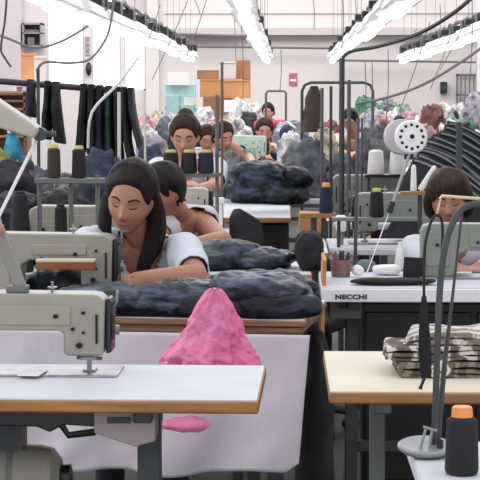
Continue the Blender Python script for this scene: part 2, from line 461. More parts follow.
    ftube('lip', [(-.024, -.064), (-.012, -.0585), (0, -.060), (.012, -.0585), (.024, -.064)], [.0012, .0042, .0048, .0042, .0012], m_lip, -.0016)
    ftube('lip', [(-.022, -.0655), (-.010, -.0705), (.010, -.0705), (.022, -.0655)], [.0012, .0052, .0052, .0012], m_lip, -.0018)
    mb = MB(); hairfn(mb, TO, k); mb.build('hair', hairm, root)
    if extra: extra(root, TO, k, O)
    return root
# ---------------------------------------------------------------- workshop equipment
def sewing_table(label, x0, x1, y0, y1, z=.78, th=.03, top=None, edge=None, rz=0., pivot=None, legs=True, legm=None, leg_x=None, drawer=False, treadle=False, group=None, name='sewing_table', layers=False, legw=.045):
    top = top or m_white; edge = edge or m_wood; legm = legm or m_steel
    cx, cy = pivot or ((x0 + x1) / 2, (y0 + y1) / 2)
    r = empty(name, (cx, cy, 0), label, 'table', rz, group)
    X0, X1, Y0, Y1 = x0 - cx, x1 - cx, y0 - cy, y1 - cy
    MB().box2((X0, Y0, z - th), (X1, Y1, z - .003)).build('edge_band', edge, r, bevel=.004)
    MB().box2((X0 + .002, Y0 + .004, z - .003), (X1 - .004, Y1 - .002, z)).build('tabletop', top, r)
    if layers:
        MB().box2((X0 + .01, Y0 + .012, z - th - .022), (X1 - .012, Y1 - .01, z - th - .002)).build('under_board', m_ply, r, bevel=.002)
    if legs:
        base = z - th - (.024 if layers else 0)
        for lx in (leg_x or (X0 + .16, X1 - .16)):
            m = MB(); yc = (Y0 + Y1) / 2
            m.box2((lx - legw / 2, yc - legw / 2 - .05, .04), (lx + legw / 2, yc + legw / 2 - .05, base)); m.box2((lx - .02, Y0 + .03, 0), (lx + .02, Y1 - .03, .04)); m.box2((lx - .02, Y0 + .05, base - .03), (lx + .02, Y1 - .05, base - .0))
            m.build('leg', legm, r, bevel=.004)
        lx = leg_x or (X0 + .16, X1 - .16)
        m = MB(); m.box2((lx[0], -.02, .16), (lx[1], .02, .20)); m.build('crossbar', legm, r, bevel=.003)
    if treadle:
        xm = (X0 + X1) / 2
        m = MB(); m.box((xm, .02, .10), (.40, .26, .015), (.2, 0, 0)); m.tube([(xm + .12, .1, .13), (xm + .14, .12, base)], .006); m.build('treadle', m_steel, r)
    return r

def sewing_machine(label, loc, rz=0., body=None, s=1., sz=1., flip=False, face=None, plate=True, clear=.10, L=.30, name='sewing_machine', group=None, lever=True, wheel=True):
    """needle end at local +x; the back of the machine towards local -y"""
    body = body or m_mgrey; face = face or m_mblack
    r = empty(name, loc, label, 'sewing machine', rz, group)
    fx = -1 if flip else 1
    r.scale = (s * fx, s, s * sz)
    H = .225
    if plate:
        MB().box2((-L - .14, -.088, 0), (.062, .088, .008)).build('bed_plate', m_chrome, r, bevel=.004)
    # arm and pillar: one casting with rounded corners
    o = [(-L - .13, .006), (-L - .02, .006), (-L - .006, .03), (-L + .004, clear - .015), (-L + .03, clear), (-.075, clear), (-.068, clear - .008), (-.068, .062), (-.058, .055), (.020, .055), (.026, .062), (.030, H - .02), (.016, H - .004), (.0, H), (-L - .09, H + .004), (-L - .122, H - .006), (-L - .132, H - .03)]
    MB().prism(o, -.050, .050).build('arm', body, r, bevel=.010)
    # raised cover panel on the back, bolt heads
    MB().box2((-L + .04, -.0545, clear + .016), (-.05, -.049, H - .030)).build('cover_panel', body, r, bevel=.004); MB().box2((-L - .115, -.0545, .05), (-L - .03, -.049, H - .05)).build('cover_panel', body, r, bevel=.004)
    m = MB(); Ry = Matrix.Rotation(pi / 2, 3, 'X')
    for bx, bz, br in [(-L + .07, H - .075, .006), (-.085, H - .06, .006), (-.02, H - .05, .005), (-L - .075, H - .085, .007), (-.03, .085, .008), (-.045, .13, .005), (-.02, .12, .004)]:
        MB().lathe([(0.0005, 0), (br, 0), (br, .006), (.0005, .007)], (bx, -.054, bz), 10, Ry).build('bolt', m_hole, r)
    m = MB(); m.prism([(.031, .06), (.044, .064), (.047, H - .03), (.040, H - .012), (.031, H - .012)], -.042, .042); m.box2((.044, -.046, .10), (.052, -.036, .17)); m.build('face_plate', face, r, bevel=.004)
    m = MB(); m.box2((.008, -.0548, .09), (.013, -.0500, .17)); m.build('slot', m_hole, r)
    m = MB(); m.tube([(-.012, 0, .016), (-.012, 0, .06)], .0045); m.tube([(-.012, 0, .012), (-.012, 0, .03)], .002); m.build('needle_bar', m_chrome, r)
    m = MB(); m.tube([(-.012, -.018, .012), (-.012, -.018, .06)], .005); m.box2((-.026, -.03, .009), (.004, .02, .014)); m.box2((-.030, -.026, .040), (.006, -.008, .048)); m.tube([(-.04, -.02, .046), (.02, -.02, .044)], .005); m.build('presser_foot', m_chrome, r)
    if lever:
        m = MB(); m.tube([(.045, -.02, .19), (.056, -.03, .205), (.058, -.03, .235)], .004, 6); m.build('thread_lever', m_chrome, r); m = MB(); m.lathe([(.0005, 0), (.014, .0), (.014, .01), (.0005, .012)], (.047, .01, .12), 12, Matrix.Rotation(pi / 2, 3, 'Y')); m.build('tension_dial', m_chrome, r)
    if wheel:
        m = MB(); m.lathe([(.02, 0), (.062, .002), (.066, .012), (.066, .026), (.058, .034), (.02, .036)], (-L - .134 - .036, 0, H - .072), 24, Matrix.Rotation(pi / 2, 3, 'Y')); m.build('handwheel', m_mblack, r)
    m = MB(); m.tube([(-.10, 0, H - .002), (-.10, 0, H + .03)], .0035, 6); m.lathe([(.012, 0), (.012, .004), (.0005, .006)], (-.10, 0, H + .012), 10); m.build('thread_guide', m_chrome, r)
    return r

def thread_cone(label, loc, r=.042, h=.165, yarn=None, core=None, group=None, cap=.02, taper=.72, rot=None, name='thread_cone'):
    o = empty(name, loc, label, 'thread cone', group=group)
    if rot: o.rotation_euler = rot
    n = 18
    m = MB(); m.lathe([(r * .55, 0), (r * .93, .002), (r, .008), (r * (1 + taper) / 2, h * .5), (r * taper, h - cap - .006), (r * taper - .006, h - cap), (r * .3, h - cap)], (0, 0, .0), n); m.build('yarn', yarn or m_yblack, o)
    m = MB(); m.lathe([(r * .4, h - cap - .004), (r * taper * .72, h - cap - .003), (r * taper * .66, h - .002), (r * taper * .58, h), (r * .2, h)], (0, 0, 0), n); m.build('core', core or m_yellow, o)
    return o
m_yblack = mat('black thread', (24, 25, 27), .75, bump=.3, bscale=90, stretch=(1, 1, 8))
m_ybrown = mat('dark brown thread', (56, 50, 44), .75, bump=.3, bscale=90, stretch=(1, 1, 8))
m_ynavy = mat('navy thread', (28, 32, 56), .75, bump=.3, bscale=90, stretch=(1, 1, 8))
m_ywhite = mat('white thread', (236, 236, 234), .75, bump=.3, bscale=90, stretch=(1, 1, 8))
m_yellow = mat('yellow card core', (196, 186, 92), .6)
m_orange = mat('orange plastic core', (232, 150, 78), .4)
m_whitep = mat('white plastic', (236, 236, 234), .4)

def thread_stand(label, loc, h=.5, w=.30, arms=2, pole_r=.008, name='thread_stand', m=None, base=True, shelf_z=None, guide=True, rz=0., eyes=2, group=None):
    """post with a crossbar carrying cones below and a guide bar above"""
    m = m or m_polegrey
    r = empty(name, loc, label, 'thread stand', rz, group)
    k = MB(); k.tube([(0, 0, 0), (0, 0, h)], pole_r, 8); k.build('post', m, r)
    if base:
        k = MB(); k.lathe([(.045, 0), (.045, .006), (.014, .012), (.012, .03), (.001, .03)], (0, 0, 0), 16); k.build('base', m, r)
    if shelf_z is not None:
        k = MB(); k.box((0, 0, shelf_z), (w, .045, .022)); k.build('cone_rest', m, r, bevel=.003)
    if guide:
        k = MB(); k.tube([(-w / 2, 0, h - .02), (w / 2, 0, h - .02)], .006, 6)
        for i in range(eyes):
            x = -w / 2 + w * (i + .5) / eyes; k.tube([(x, 0, h - .02), (x, 0, h - .045), (x + .01, 0, h - .055)], .003, 5)
        k.build('guide_bar', m, r)
    return r

def heap(label, c, r, m, seed, amp=.22, freq=7., name='garment', cat='garment', group=None, rz=0., nu=64, nv=34, power=.75, tilt=(0, 0), folds=0.):
    """a garment thrown down in a crumpled lump that rests on the surface under it (c = centre of its underside)"""
    R = Euler((tilt[0], tilt[1], rz)).to_matrix()
    mb = MB(off=c); mb.blob(V(c) + V((0, 0, r[2] * .92)), r, amp, freq, seed, nu, nv, R, power)
    if folds:
        cc = V(c) + V((0, 0, r[2] * .92)); Ri = R.transposed()
        for v in mb.v:
            q = Ri @ (v - cc); e = V((q.x * 17 + 1.6 * noise.noise(q * 7 + V((seed, 0, 0))) + q.z * 9, q.y * 7 + seed, q.z * 11 - q.x * 5))
            n_ = 1 - 2.2 * abs(noise.noise(e)); n2 = 1 - 2.2 * abs(noise.noise(e * 2.1))
            d = (v - cc); d.normalize(); v += d * (folds * n_ + folds * .4 * n2)
    zmin = c[2] if hasattr(c, '__len__') else c.z
    for v in mb.v: v.z = max(v.z, zmin)
    o = mb.build(name, m, angle=180)
    return tag(o, label, cat, group)

def folded(label, c, w, d, h, m, seed, layers=3, rz=0., name='folded_garment', cat='garment', group=None, amp=.006, bow=.0, m2=None):
    """a garment folded into layers: the fold loops show at the ends"""
    mb = MB(off=c); t = h / layers; pts = []
    for i in range(layers):
        z = t * (i + .5); s = 1 if i % 2 == 0 else -1
        xs = np.linspace(-w / 2, w / 2, 18) * s
        for x in xs: pts.append((x * (1 - .04 * i), z))
        if i < layers - 1:
            for a in np.linspace(.5, pi - .5, 4): pts.append((s * (w / 2 * (1 - .04 * i) + t * .5 * sin(a)), z + t * .5 * (1 - cos(a))))
    R = Matrix.Rotation(rz, 3, 'Z'); n = len(pts); ny = 14; vs = []
    for top in (1, -1):
        for j in range(ny):
            y = -d / 2 + d * j / (ny - 1)
            for i, (x, z) in enumerate(pts):
                a = pts[max(i - 1, 0)]; b = pts[min(i + 1, n - 1)]; tx, tz = b[0] - a[0], b[1] - a[1]; l = sqrt(tx * tx + tz * tz) or 1
                nx, nz = -tz / l, tx / l
                e = amp * noise.fractal(V((x * 9 + seed, y * 9, z * 30)), .8, 2., 3); th = t * .47
                edge = 1 - .25 * (j in (0, ny - 1))
                yy = y + .012 * noise.noise(V((x * 6, seed, z * 40)))
                sag = -bow * (x / w) ** 2
                p = V((x + nx * (th * top * edge) + e * .5, yy, max(.0, z + nz * th * top * edge + e + sag)))
                vs.append(V(c) + R @ p)
    fs = []
    N = n * ny
    for j in range(ny - 1):
        for i in range(n - 1):
            a = j * n + i; fs.append((a, a + 1, a + n + 1, a + n)); fs.append((N + a, N + a + n, N + a + n + 1, N + a + 1))
    for j in range(ny - 1):
        for i in (0, n - 1):
            a = j * n + i; fs.append((a, a + n, N + a + n, N + a))
    for i in range(n - 1):
        for j in (0, ny - 1):
            a = j * n + i; fs.append((a, a + 1, N + a + 1, N + a))
    mb.add(vs, fs)
    return tag(mb.build(name, m, angle=70), label, cat, group)

def wire(label, pts, r=.006, m=None, name='cable', cat='cable', n=6, smooth=8, group=None):
    mb = MB(off=pts[0]); mb.tube(pts, r, n, smooth)
    return tag(mb.build(name, m or m_rubber), label, cat, group)
# ---------------------------------------------------------------- camera and light
cam = bpy.data.cameras.new('camera'); co = bpy.data.objects.new('camera', cam); COL.objects.link(co)
cam.sensor_width = 36; cam.lens = 36 * F_PX / 480; cam.clip_end = 200
co.location = CAM_P; co.rotation_euler = (pi / 2 - TILT, 0, YAW); SC.camera = co
W = bpy.data.worlds.new('World'); SC.world = W; W.use_nodes = True
W.node_tree.nodes['Background'].inputs[0].default_value = (.97, .96, 1.0, 1); W.node_tree.nodes['Background'].inputs[1].default_value = 1.0
SC.view_settings.view_transform = 'Standard'; SC.view_settings.look = 'None'; SC.view_settings.gamma = 1; SC.view_settings.exposure = .25
SC.view_settings.use_curve_mapping = False
def area(name, loc, rot, sx, sy, e, col=(1, .98, .97)):
    l = bpy.data.lights.new(name, 'AREA'); l.shape = 'RECTANGLE'; l.size = sx; l.size_y = sy; l.energy = e; l.color = col
    o = bpy.data.objects.new(name, l); COL.objects.link(o); o.location = loc; o.rotation_euler = rot; return o
area('skylight', (-1.0, 8, 5.2), (0, 0, 0), 6, 8, 25)  # unseen area light added overhead to brighten the near rows
area('skylight', (-1.0, 22, 5.2), (0, 0, 0), 8, 12, 640)  # unseen area light added overhead to brighten the far end
area('roof_window', (-1.0, 29.0, 4.6), (radians(60), 0, 0), 9, 2, 180)  # added light aimed at the back wall to brighten it
area('window_daylight', (-5.8, 8, 2.8), (0, radians(-68), 0), 3, 8, 130)  # added fill from the left; no opening stands there

# ---------------------------------------------------------------- the room
YB = 34.0
def struct(name, mb, m, parent=None, **k):
    o = mb.build(name, m, parent, **k)
    if parent is None: o['kind'] = 'structure'
    return o
struct('floor', MB().box2((-7, 1.5, -.1), (6, YB + .3, 0)), m_floor)
bx = lambda px: (px - 285) * YB / F_PX
bz = lambda py: EYE + (97 - py) * YB / F_PX
wl = [bx(47), bx(84.5), bx(91.5), bx(121), bx(124), bx(146)]
zs, zt = bz(91), bz(-12)
m = MB(); y0, y1 = YB, YB + .3
m.box2((-7, y0, 0), (6, y1, zs)); m.box2((-7, y0, zt), (6, y1, 4.4)); m.box2((-7, y0, zs), (wl[0], y1, zt)); m.box2((wl[1], y0, zs), (wl[2], y1, zt)); m.box2((wl[3], y0, zs), (wl[4], y1, zt)); m.box2((wl[5], y0, zs), (6, y1, zt))
struct('wall_back', m, m_wall)
struct('wall_left', MB().box2((-7.2, 1.5, 0), (-7, YB, 4.4)), m_wall)
struct('wall_right', MB().box2((6, 1.5, 0), (6.2, YB, 4.4)), m_wall)
m_frame = mat('grey window frame', (206, 204, 206), .6)
for i in range(3):
    a, b = wl[2 * i], wl[2 * i + 1]
    w = MB(); t = .035
    w.box2((a, YB + .05, zs), (a + t, YB + .12, zt)); w.box2((b - t, YB + .05, zs), (b, YB + .12, zt)); w.box2((a, YB + .05, zs), (b, YB + .12, zs + t)); w.box2((a, YB + .05, zt - t), (b, YB + .12, zt))
    fr = struct('window_%d' % (i + 1), w, m_frame)
    MB().box2((a + t, YB + .07, zs + t), (b - t, YB + .085, zt - t)).build('pane', m_pane, fr)
m_pillar = mat('lilac white pillar', (206, 196, 200), .85, var=.03, vscale=1)
struct('pillar_left', MB().box2((bx(-30), YB - .5, 0), (bx(25), YB, 4.4)), m_pillar)
struct('pillar_middle', MB().box2((bx(147), YB - .2, 0), (bx(160), YB, 4.4)), m_wall)
struct('beam_right', MB().box2((bx(165), YB - .35, bz(36)), (6, YB, bz(29))), m_beam)
struct('trim_1', MB().box2((bx(165), YB - .05, bz(14.5)), (6, YB, bz(13.5))), m_beam)
struct('pillar_right', MB().box2((bx(474), YB - .3, 0), (bx(486), YB, 4.4)), m_paper)
struct('trim_2', MB().box2((bx(120), YB - .04, bz(13)), (bx(150), YB, bz(-12))), m_pillar)
# small things on the back wall
m_greyd = mat('grey shelf interior', (150, 146, 150), .8); m_greydd = mat('grey shelf goods', (112, 108, 114), .8)
r = empty('wall_niche', (bx(36.5), YB - .56, bz(48)), 'grey wall niche with stored goods above a carton, beside the bright windows', 'niche')
w = MB(); a, b, c, d = bx(27) - bx(36.5), bx(46) - bx(36.5), 0, bz(24.5) - bz(48)
w.box2((a, .4, c), (b, .42, d)); w.box2((a, 0, c), (a + .03, .4, d)); w.box2((b - .03, 0, c), (b, .4, d)); w.box2((a, 0, d - .03), (b, .4, d)); w.box2((a, 0, c), (b, .4, c + .03)); w.box2((a, 0, d * .55), (b, .4, d * .55 + .02)); w.build('niche_case', m_greyd, r)
MB().box2((a + .04, .05, d * .57), (b - .05, .3, d * .72)).build('stored_goods', m_greydd, r); MB().box2((a + .08, .05, .04), (a + .2, .3, d * .4)).build('stored_goods', m_greydd, r)
o = MB(off=(bx(88.5), YB - .04, bz(55))).box2((bx(86), YB - .06, bz(55)), (bx(91), YB, bz(37))).build('switch_panel', m_beam); tag(o, 'pale switch panel with grey switches between the bright windows', 'panel')
for k in range(3):
    q = MB(); q.box((0, -.07, .08 + .1 * k), (.065, .02, .05)); q.build('switch', m_greyd, o)
o = MB(off=(bx(89.5), YB - .1, bz(73))).blob((bx(89.5), YB - .08, bz(69)), (.06, .06, .12), .1, 6, 3).build('wall_bell', m_mblack); tag(o, 'small black bell on the wall between the bright windows', 'bell')
o = empty('notice', (bx(293), YB - .01, bz(86)), 'small red and white notice on the back wall', 'notice')
MB().box2((-.07, -.01, 0), (.07, 0, .22)).build('sheet', mat('faded red print', (196, 128, 128), .8, rgb2=(160, 80, 92), vscale=25), o)
MB().box2((-.05, -.014, .08), (.05, -.01, .12)).build('print_band', m_paper, o)
o = empty('wall_speaker', (bx(442), YB - .1, bz(93.5)), 'small black loudspeaker box on the white back wall', 'speaker')
MB().box2((-.055, -.12, 0), (.055, .1, .2)).build('case', m_mblack, o, bevel=.01); MB().lathe([(.001, 0), (.035, 0), (.035, .01), (.001, .012)], (0, -.12, .1), 16, Matrix.Rotation(pi / 2, 3, 'X')).build('cone', m_steel, o)
# pipes along the back wall
for (a, b, y, rr, lab) in ((190, 340, 48.5, .022, 'thin grey pipe running along the back wall under the beam'), (180, 245, 36.5, .025, 'short grey pipe along the foot of the back wall beam'), (330, 472, 62, .02, 'grey pipe along the back wall between the lamp rows')):
    wire(lab, [V((bx(a), YB - .42, bz(y - 1))), V((bx(b), YB - .42, bz(y + 1)))], rr, m_greydd, 'pipe', 'pipe', smooth=0)
# barred door at the right end of the back wall
o = empty('security_grille', (bx(466), YB - .1, bz(112)), 'grey barred window grille on the back wall', 'grille')
q = MB(); q.box2((-.2, -.03, 0), (-.17, 0, .66)); q.box2((.14, -.03, 0), (.17, 0, .66)); q.box2((-.2, -.03, .62), (.17, 0, .66)); q.box2((-.2, -.03, .28), (.17, 0, .31)); q.build('grille_frame', m_greydd, o)
for k in range(4): MB().tube([(-.12 + .075 * k, -.015, 0), (-.12 + .075 * k, -.015, .64)], .012, 6).build('bar', m_greydd, o)

# ---------------------------------------------------------------- lamps in four hanging rows
def lamp(label, group, loc):
    r = empty('fluorescent_lamp', loc, label, 'lamp', group=group)
    MB().prism([(-.10, 0), (.10, 0), (.07, .085), (-.07, .085)], -.66, .66).build('reflector', m_lampw, r, bevel=.004)
    MB().tube([(0, -.64, -.03), (0, .64, -.03)], .038, 12).build('tube', m_tubeglow, r)
    for yy in (-.42, .42):
        MB().box((0.02 * (1 if yy > 0 else -1), yy, .14), (.12, .26 if yy > 0 else .14, .10 if yy > 0 else .07)).build('ballast', m_mblack, r, bevel=.01)
    MB().tube([(0.0, 0, .08), (0, 0, 1.5)], .0025, 4).build('hanger', m_greydd, r)
    return r
rows = [(-1.47, 11.2, 31.5, 'white tube lamp hanging in the long row before the bright windows'), (-.30, 11.5, 32.4, 'white tube lamp hanging in the steep row above the cartons'),
        (.78, 11.6, 33.0, 'white tube lamp hanging in the slanting row that ends over the tall pole'), (1.94, 17.3, 33.0, 'white tube lamp hanging in the short row beside the black wall speaker')]
l0 = None
for ri, (x, a, b, lab) in enumerate(rows):
    g = ['lamps before the windows', 'lamps above the cartons', 'lamps over the tall pole', 'lamps beside the wall speaker'][ri]
    y = a
    while y < b:
        p = (x + random.uniform(-.02, .02), y, 2.05 + random.uniform(-.025, .025))
        l0 = lamp(lab, g, p) if l0 is None else dup(l0, p, lab, group=g)
        y += 1.62
    m = MB(off=(x, a, 2.2)); pts = [(x + .02 + .015 * sin(i * 2.1), a - .4 + (b - a + .6) * i / 60, 2.262 + .018 * sin(i * 1.7)) for i in range(61)]
    m.tube(pts, .022, 6)
    tag(m.build('power_cable', m_mblack), 'black power cable lying along the top of the lamps ' + ['before the bright windows', 'above the cartons', 'over the tall pole', 'beside the wall speaker'][ri], 'cable')

# ---------------------------------------------------------------- near table with the grey machine
sewing_table('white sewing table with orange wood edge, nearest to the view, before the white sheet', -1.26, -.056, 4.14, 4.69, rz=-.02, pivot=(-.056, 4.14), leg_x=(-1.0, -.255), legm=m_steel, legw=.052)
# wooden drawer box, motor and belt guard under it
o = empty('drawer_box', (-.36, 4.40, .66), 'small pinkish grey drawer box under the near white table', 'drawer box')
MB().prism([(-.06, .09), (.075, .09), (.075, .012), (.03, .0), (-.03, .02), (-.06, .03)], -.16, .12).build('box', mat('pinkish grey board', (176, 164, 166), .7), o, bevel=.003)
MB().box((-.005, -.165, .06), (.05, .012, .012)).build('handle', m_steel, o)
o = empty('motor', (-.63, 4.40, .56), 'grey rounded electric motor hanging under the near white table', 'motor')
m = MB(); m.lathe([(.001, -.30), (.05, -.30), (.068, -.285), (.075, -.26), (.075, .07), (.068, .10), (.045, .118), (.001, .118)], (0, 0, 0), 28, Matrix.Rotation(pi / 2, 3, 'Y')); m.build('housing', mat('motor grey', (140, 138, 130), .45, var=.06), o)
m = MB(); m.lathe([(.0765, .0), (.078, .004), (.078, .01), (.0765, .014)], (0, 0, 0), 28, Matrix.Rotation(pi / 2, 3, 'Y')); m.build('seam_ring', m_postgrey, o)
m = MB(); m.lathe([(.001, .118), (.03, .118), (.032, .14), (.012, .145), (.001, .145)], (0, 0, 0), 16, Matrix.Rotation(pi / 2, 3, 'Y')); m.build('pulley', m_mblack, o)
m = MB(); m.box((0, 0, .12), (.07, .08, .10)); m.box((0, .0, .178), (.14, .12, .012)); m.build('bracket', m_steel, o)
o = empty('belt_guard', (-.58, 4.36, .70), 'long black metal pan fixed under the near white table', 'tray')
m = MB(); m.prism([(-.3, .05), (.2, .05), (.22, .035), (.17, .0), (.09, .005), (.06, -.012), (.03, .0), (-.3, .01)], -.1, .14); m.build('pan', m_mblack, o, bevel=.003)
m = MB(); m.tube([(.08, -.09, .01), (.10, -.09, -.02), (.16, -.09, -.012)], .008, 8); m.build('pan_catch', m_mblack, o)
sewing_machine('grey sewing machine on the near white table, chrome bed plate showing', (-.449, 4.56, .7785), -.02, m_mgrey, 1., .85, clear=.124, L=.30)
o = MB(off=(-.587, 4.49, .788)); o.box((-.587, 4.49, .7885), (.050, .10, .0016), (0, 0, -.12)); o = o.build('paper_slip', m_paper); tag(o, 'small white paper slip on the chrome bed of the near machine', 'paper')
# jointed lamp standing on that machine
YL = 4.55
r = empty('swing_arm_lamp', P(18, 292, YL), 'grey jointed lamp on a swing arm with thin white rod, fixed to the near machine', 'lamp')
R0 = r.location
m = MB(); c = P(18, 292, YL) - R0; m.box(c + V((0, 0, .008)), (.05, .05, .016)); m.build('clamp', m_postgrey, r, bevel=.003)
def beam_between(m, a, b, w, d, w2=None):
    dr = (b - a); L = dr.length; R = dr.to_track_quat('Z', 'Y').to_matrix()
    m.box((a + b) / 2, (w, d, L), R, taper=((w2 or w) / w, 1))
m = MB(); beam_between(m, P(21, 288, YL) - R0, P(-3, 226, YL) - R0, .034, .026); beam_between(m, P(-3, 226, YL) - R0, P(-30, 160, YL) - R0, .034, .026); m.build('lower_arm', mat('lamp arm grey', (136, 136, 130), .45), r, bevel=.003)
m = MB(); m.tube([P(-4, 224, YL) - R0 + V((0, -.02, 0)), P(38, 137, YL) - R0], .0042, 8); m.build('rod', m_whitep, r)
m = MB(); m.sphere(P(-2, 229, YL) - R0 + V((0, -.02, 0)), .018); m.build('knob', mat('tan knob', (176, 134, 112), .5), r)
m = MB(); m.lathe([(.001, -.02), (.016, -.018), (.016, .018), (.001, .02)], P(40, 134, YL) - R0, 14, Matrix.Rotation(pi / 2, 3, 'X')); m.tube([P(40, 134, YL) - R0, P(56, 134, YL) - R0], .007, 8); m.build('joint', m_steel, r)
m = MB(); a, b = P(39, 133, YL) - R0, P(-50, 89, YL) - R0
dr = (b - a).normalized(); R = Matrix.Rotation(math.atan2(-dr.z, dr.x), 3, 'Y')
L = (b - a).length
m.prism([(0, -.014), (L, -.052), (L, .044), (.02, .016), (0, .010)] , -.05, .05, Matrix.Rotation(math.atan2(dr.z, -dr.x) + pi, 3, 'Y') if False else Matrix(((dr.x, 0, dr.z * -1 * -1), (0, 1, 0), (dr.z, 0, -dr.x))), a)
m.build('lamp_head', mat('lamp head beige', (176, 174, 162), .45), r, bevel=.006)

# bent rod carrying the pink bag
r = empty('bag_holder', (P(154, 475, 5.38).x, 5.40, 0), 'thin bent steel rod on a foot that carries the pink bag', 'holder')
X_ = P(214, 300, 5.4).x - r.location.x
MB().tube([(0, 0, .01), (0, 0, .50), (.03, 0, .56), (X_ - .02, 0, .62), (X_, 0, .66), (X_, 0, .885)], .006, 8, 4).build('rod', m_steel, r)
MB().lathe([(.001, 0), (.10, 0), (.10, .008), (.02, .014), (.001, .014)], (0, 0, 0), 20).build('foot', m_steel, r)
MB().box((X_ - .05, 0, .60), (.10, .03, .02), (0, -.35, 0)).build('wood_bracket', m_wood, r, bevel=.003)
# bag
m_pink = mat('pink plastic film', (255, 150, 204), .25, rgb2=(248, 112, 174), vscale=10, bump=1., bscale=38, alpha=.64, spec=.7, trans=.0)
bc = V((-.198, 5.38, 0))
s = 5.38 / F_PX
def bagf(u, v):
    a = 2 * pi * u
    w = (.008 + .062 * v ** .45 * (1 - .0 * v) + .062 * v ** 1.3)
    z = EYE - (289 - 97 + 84 * v) * s
    f = 1 + .13 * sin(a * 5 + 4 * v) * v ** .5 + .04 * sin(a * 13 + 5 * v) + .07 * (1 - 2 * abs(noise.noise(V((cos(a) * 3, sin(a) * 3, v * 5 + 2))))) + .18 * noise.fractal(V((cos(a) * 1.6, sin(a) * 1.6, v * 3.2)), .8, 2., 4) * (.4 + v)
    cx = .004 - .012 * v
    return V((bc.x + cx + cos(a) * w * f, bc.y + sin(a) * (.025 + .05 * v) * f, z + .006 * noise.noise(V((cos(a) * 2, sin(a) * 2, 5)))))
m = MB(off=bc + V((0, 0, .70))); m.grid(bagf, 140, 70, True)
n0 = 140; m.f.append(tuple(range(n0)))
o = m.build('plastic_bag', m_pink, angle=180); o.modifiers.new('s', 'SOLIDIFY').thickness = .0012; tag(o, 'translucent bright pink plastic bag hung before the white sheet', 'bag')
o = heap('brown bundle showing through the pink plastic bag', V((-.196, 5.38, .735)), (.035, .022, .058), mat('mauve brown cloth', (112, 52, 72), .8), 5, .15, 14, 'bundle', 'bundle', nu=30, nv=20)
m = MB(off=(-.25, 5.3, .55)); m.blob(P(191, 424, 5.36), (.070, .05, .022), .3, 16, 8); o = m.build('bag_scrap', m_pink); tag(o, 'crumpled pink plastic hanging low under the near table', 'plastic')

# ---------------------------------------------------------------- second table on the left with sheet, jeans and machine
RZ2 = -.13
PV = V((.061, 5.65, 0))
def t2(x, y, z=.78):       # a point of that table, x along it from its right front corner, y inwards
    return PV + Matrix.Rotation(RZ2, 3, 'Z') @ V((x, y, 0)) + V((0, 0, z))
sewing_table('long table with plywood layered edge and white sheet hung from its front', -1.2, .061, 5.65, 6.22, top=m_white, edge=m_ply, th=.022, rz=RZ2, pivot=(PV.x, PV.y), layers=True, leg_x=(-1.0, -.12))
m = MB(off=t2(-.6, -.01, .5))
def sheet(u, v):
    x = -1.22 + 1.235 * u; z = .738 - v * (.425 + .03 * noise.noise(V((u * 5, 0, 0))) - .02 * u)
    if u > .97: z += v * .03 * (u - .97) / .03
    y = -.016 + .012 * v * noise.noise(V((u * 14 + v * 3, v * 2.5, 9))) - .05 * v * (.5 + .5 * noise.noise(V((u * 7, v * 1.2, 2)))) - .012 * v * sin(u * 26 + 3 * v)
    return t2(x - .03 * v * u, y, z)
m.grid(sheet, 110, 40); o = m.build('sheet', m_sheet, solid=.002, angle=180); tag(o, 'white cotton sheet hanging down the front of the long table', 'sheet')
sewing_machine('grey sewing machine with plywood strip beside its arm, before the woman in a white shirt', (-.560, 6.03, .7805), -.06, m_mgrey, 1., 1.0, clear=.145, L=.26)
o = empty('wooden_strip', P(66, 266, 5.93), 'varnished brown wood block lying under the arm of the second machine', 'wood')
MB().box((0, 0, .003), (.18, .05, .026)).build('block', m_card2 if False else mat('brown block wood', (150, 92, 46), .45, rgb2=(126, 74, 36), vscale=8), o, bevel=.003); MB().box((0, .0, .018), (.18, .05, .007)).build('cap_strip', m_cream, o)
# jeans along it
heap('dark trousers bunched under the arm of the second machine', V((P(66, 280, 6.16).x, 6.14, .7815)), (.11, .07, .055), m_denim3, 9, .16, 8, 'trousers', 'trousers', nu=80, nv=40, folds=.01)
spots = [(-.60, .09, .17, .10, .046, m_denim, 1, 0, 'dark blue crinkled trousers at the needle of the second machine'), (-.38, .10, .19, .10, .050, m_denim, 2, .1, 'shiny dark trousers under the forearm of the woman in white'),
         (-.17, .13, .16, .12, .064, m_denim, 3, -.1, 'dark crinkled trousers piled behind the pink bag'), (-.075, .07, .125, .065, .036, m_denim3, 4, .2, 'charcoal trousers bunched at the corner of the long table'),
         (-.30, .05, .26, .05, .030, m_denim3, 6, 0, 'dark trouser leg lying along the front edge of the long table'), (-.14, .24, .15, .10, .058, m_denim2, 7, .3, 'navy crinkled trousers on the back half of the long table')]
for x, y, a, b, c, mt, sd, rr, lab in spots:
    heap(lab, t2(x, y, .781), (a, b, c), mt, sd, .16, 7, 'trousers', 'trousers', rz=RZ2 + rr, nu=130, nv=60, folds=.009)

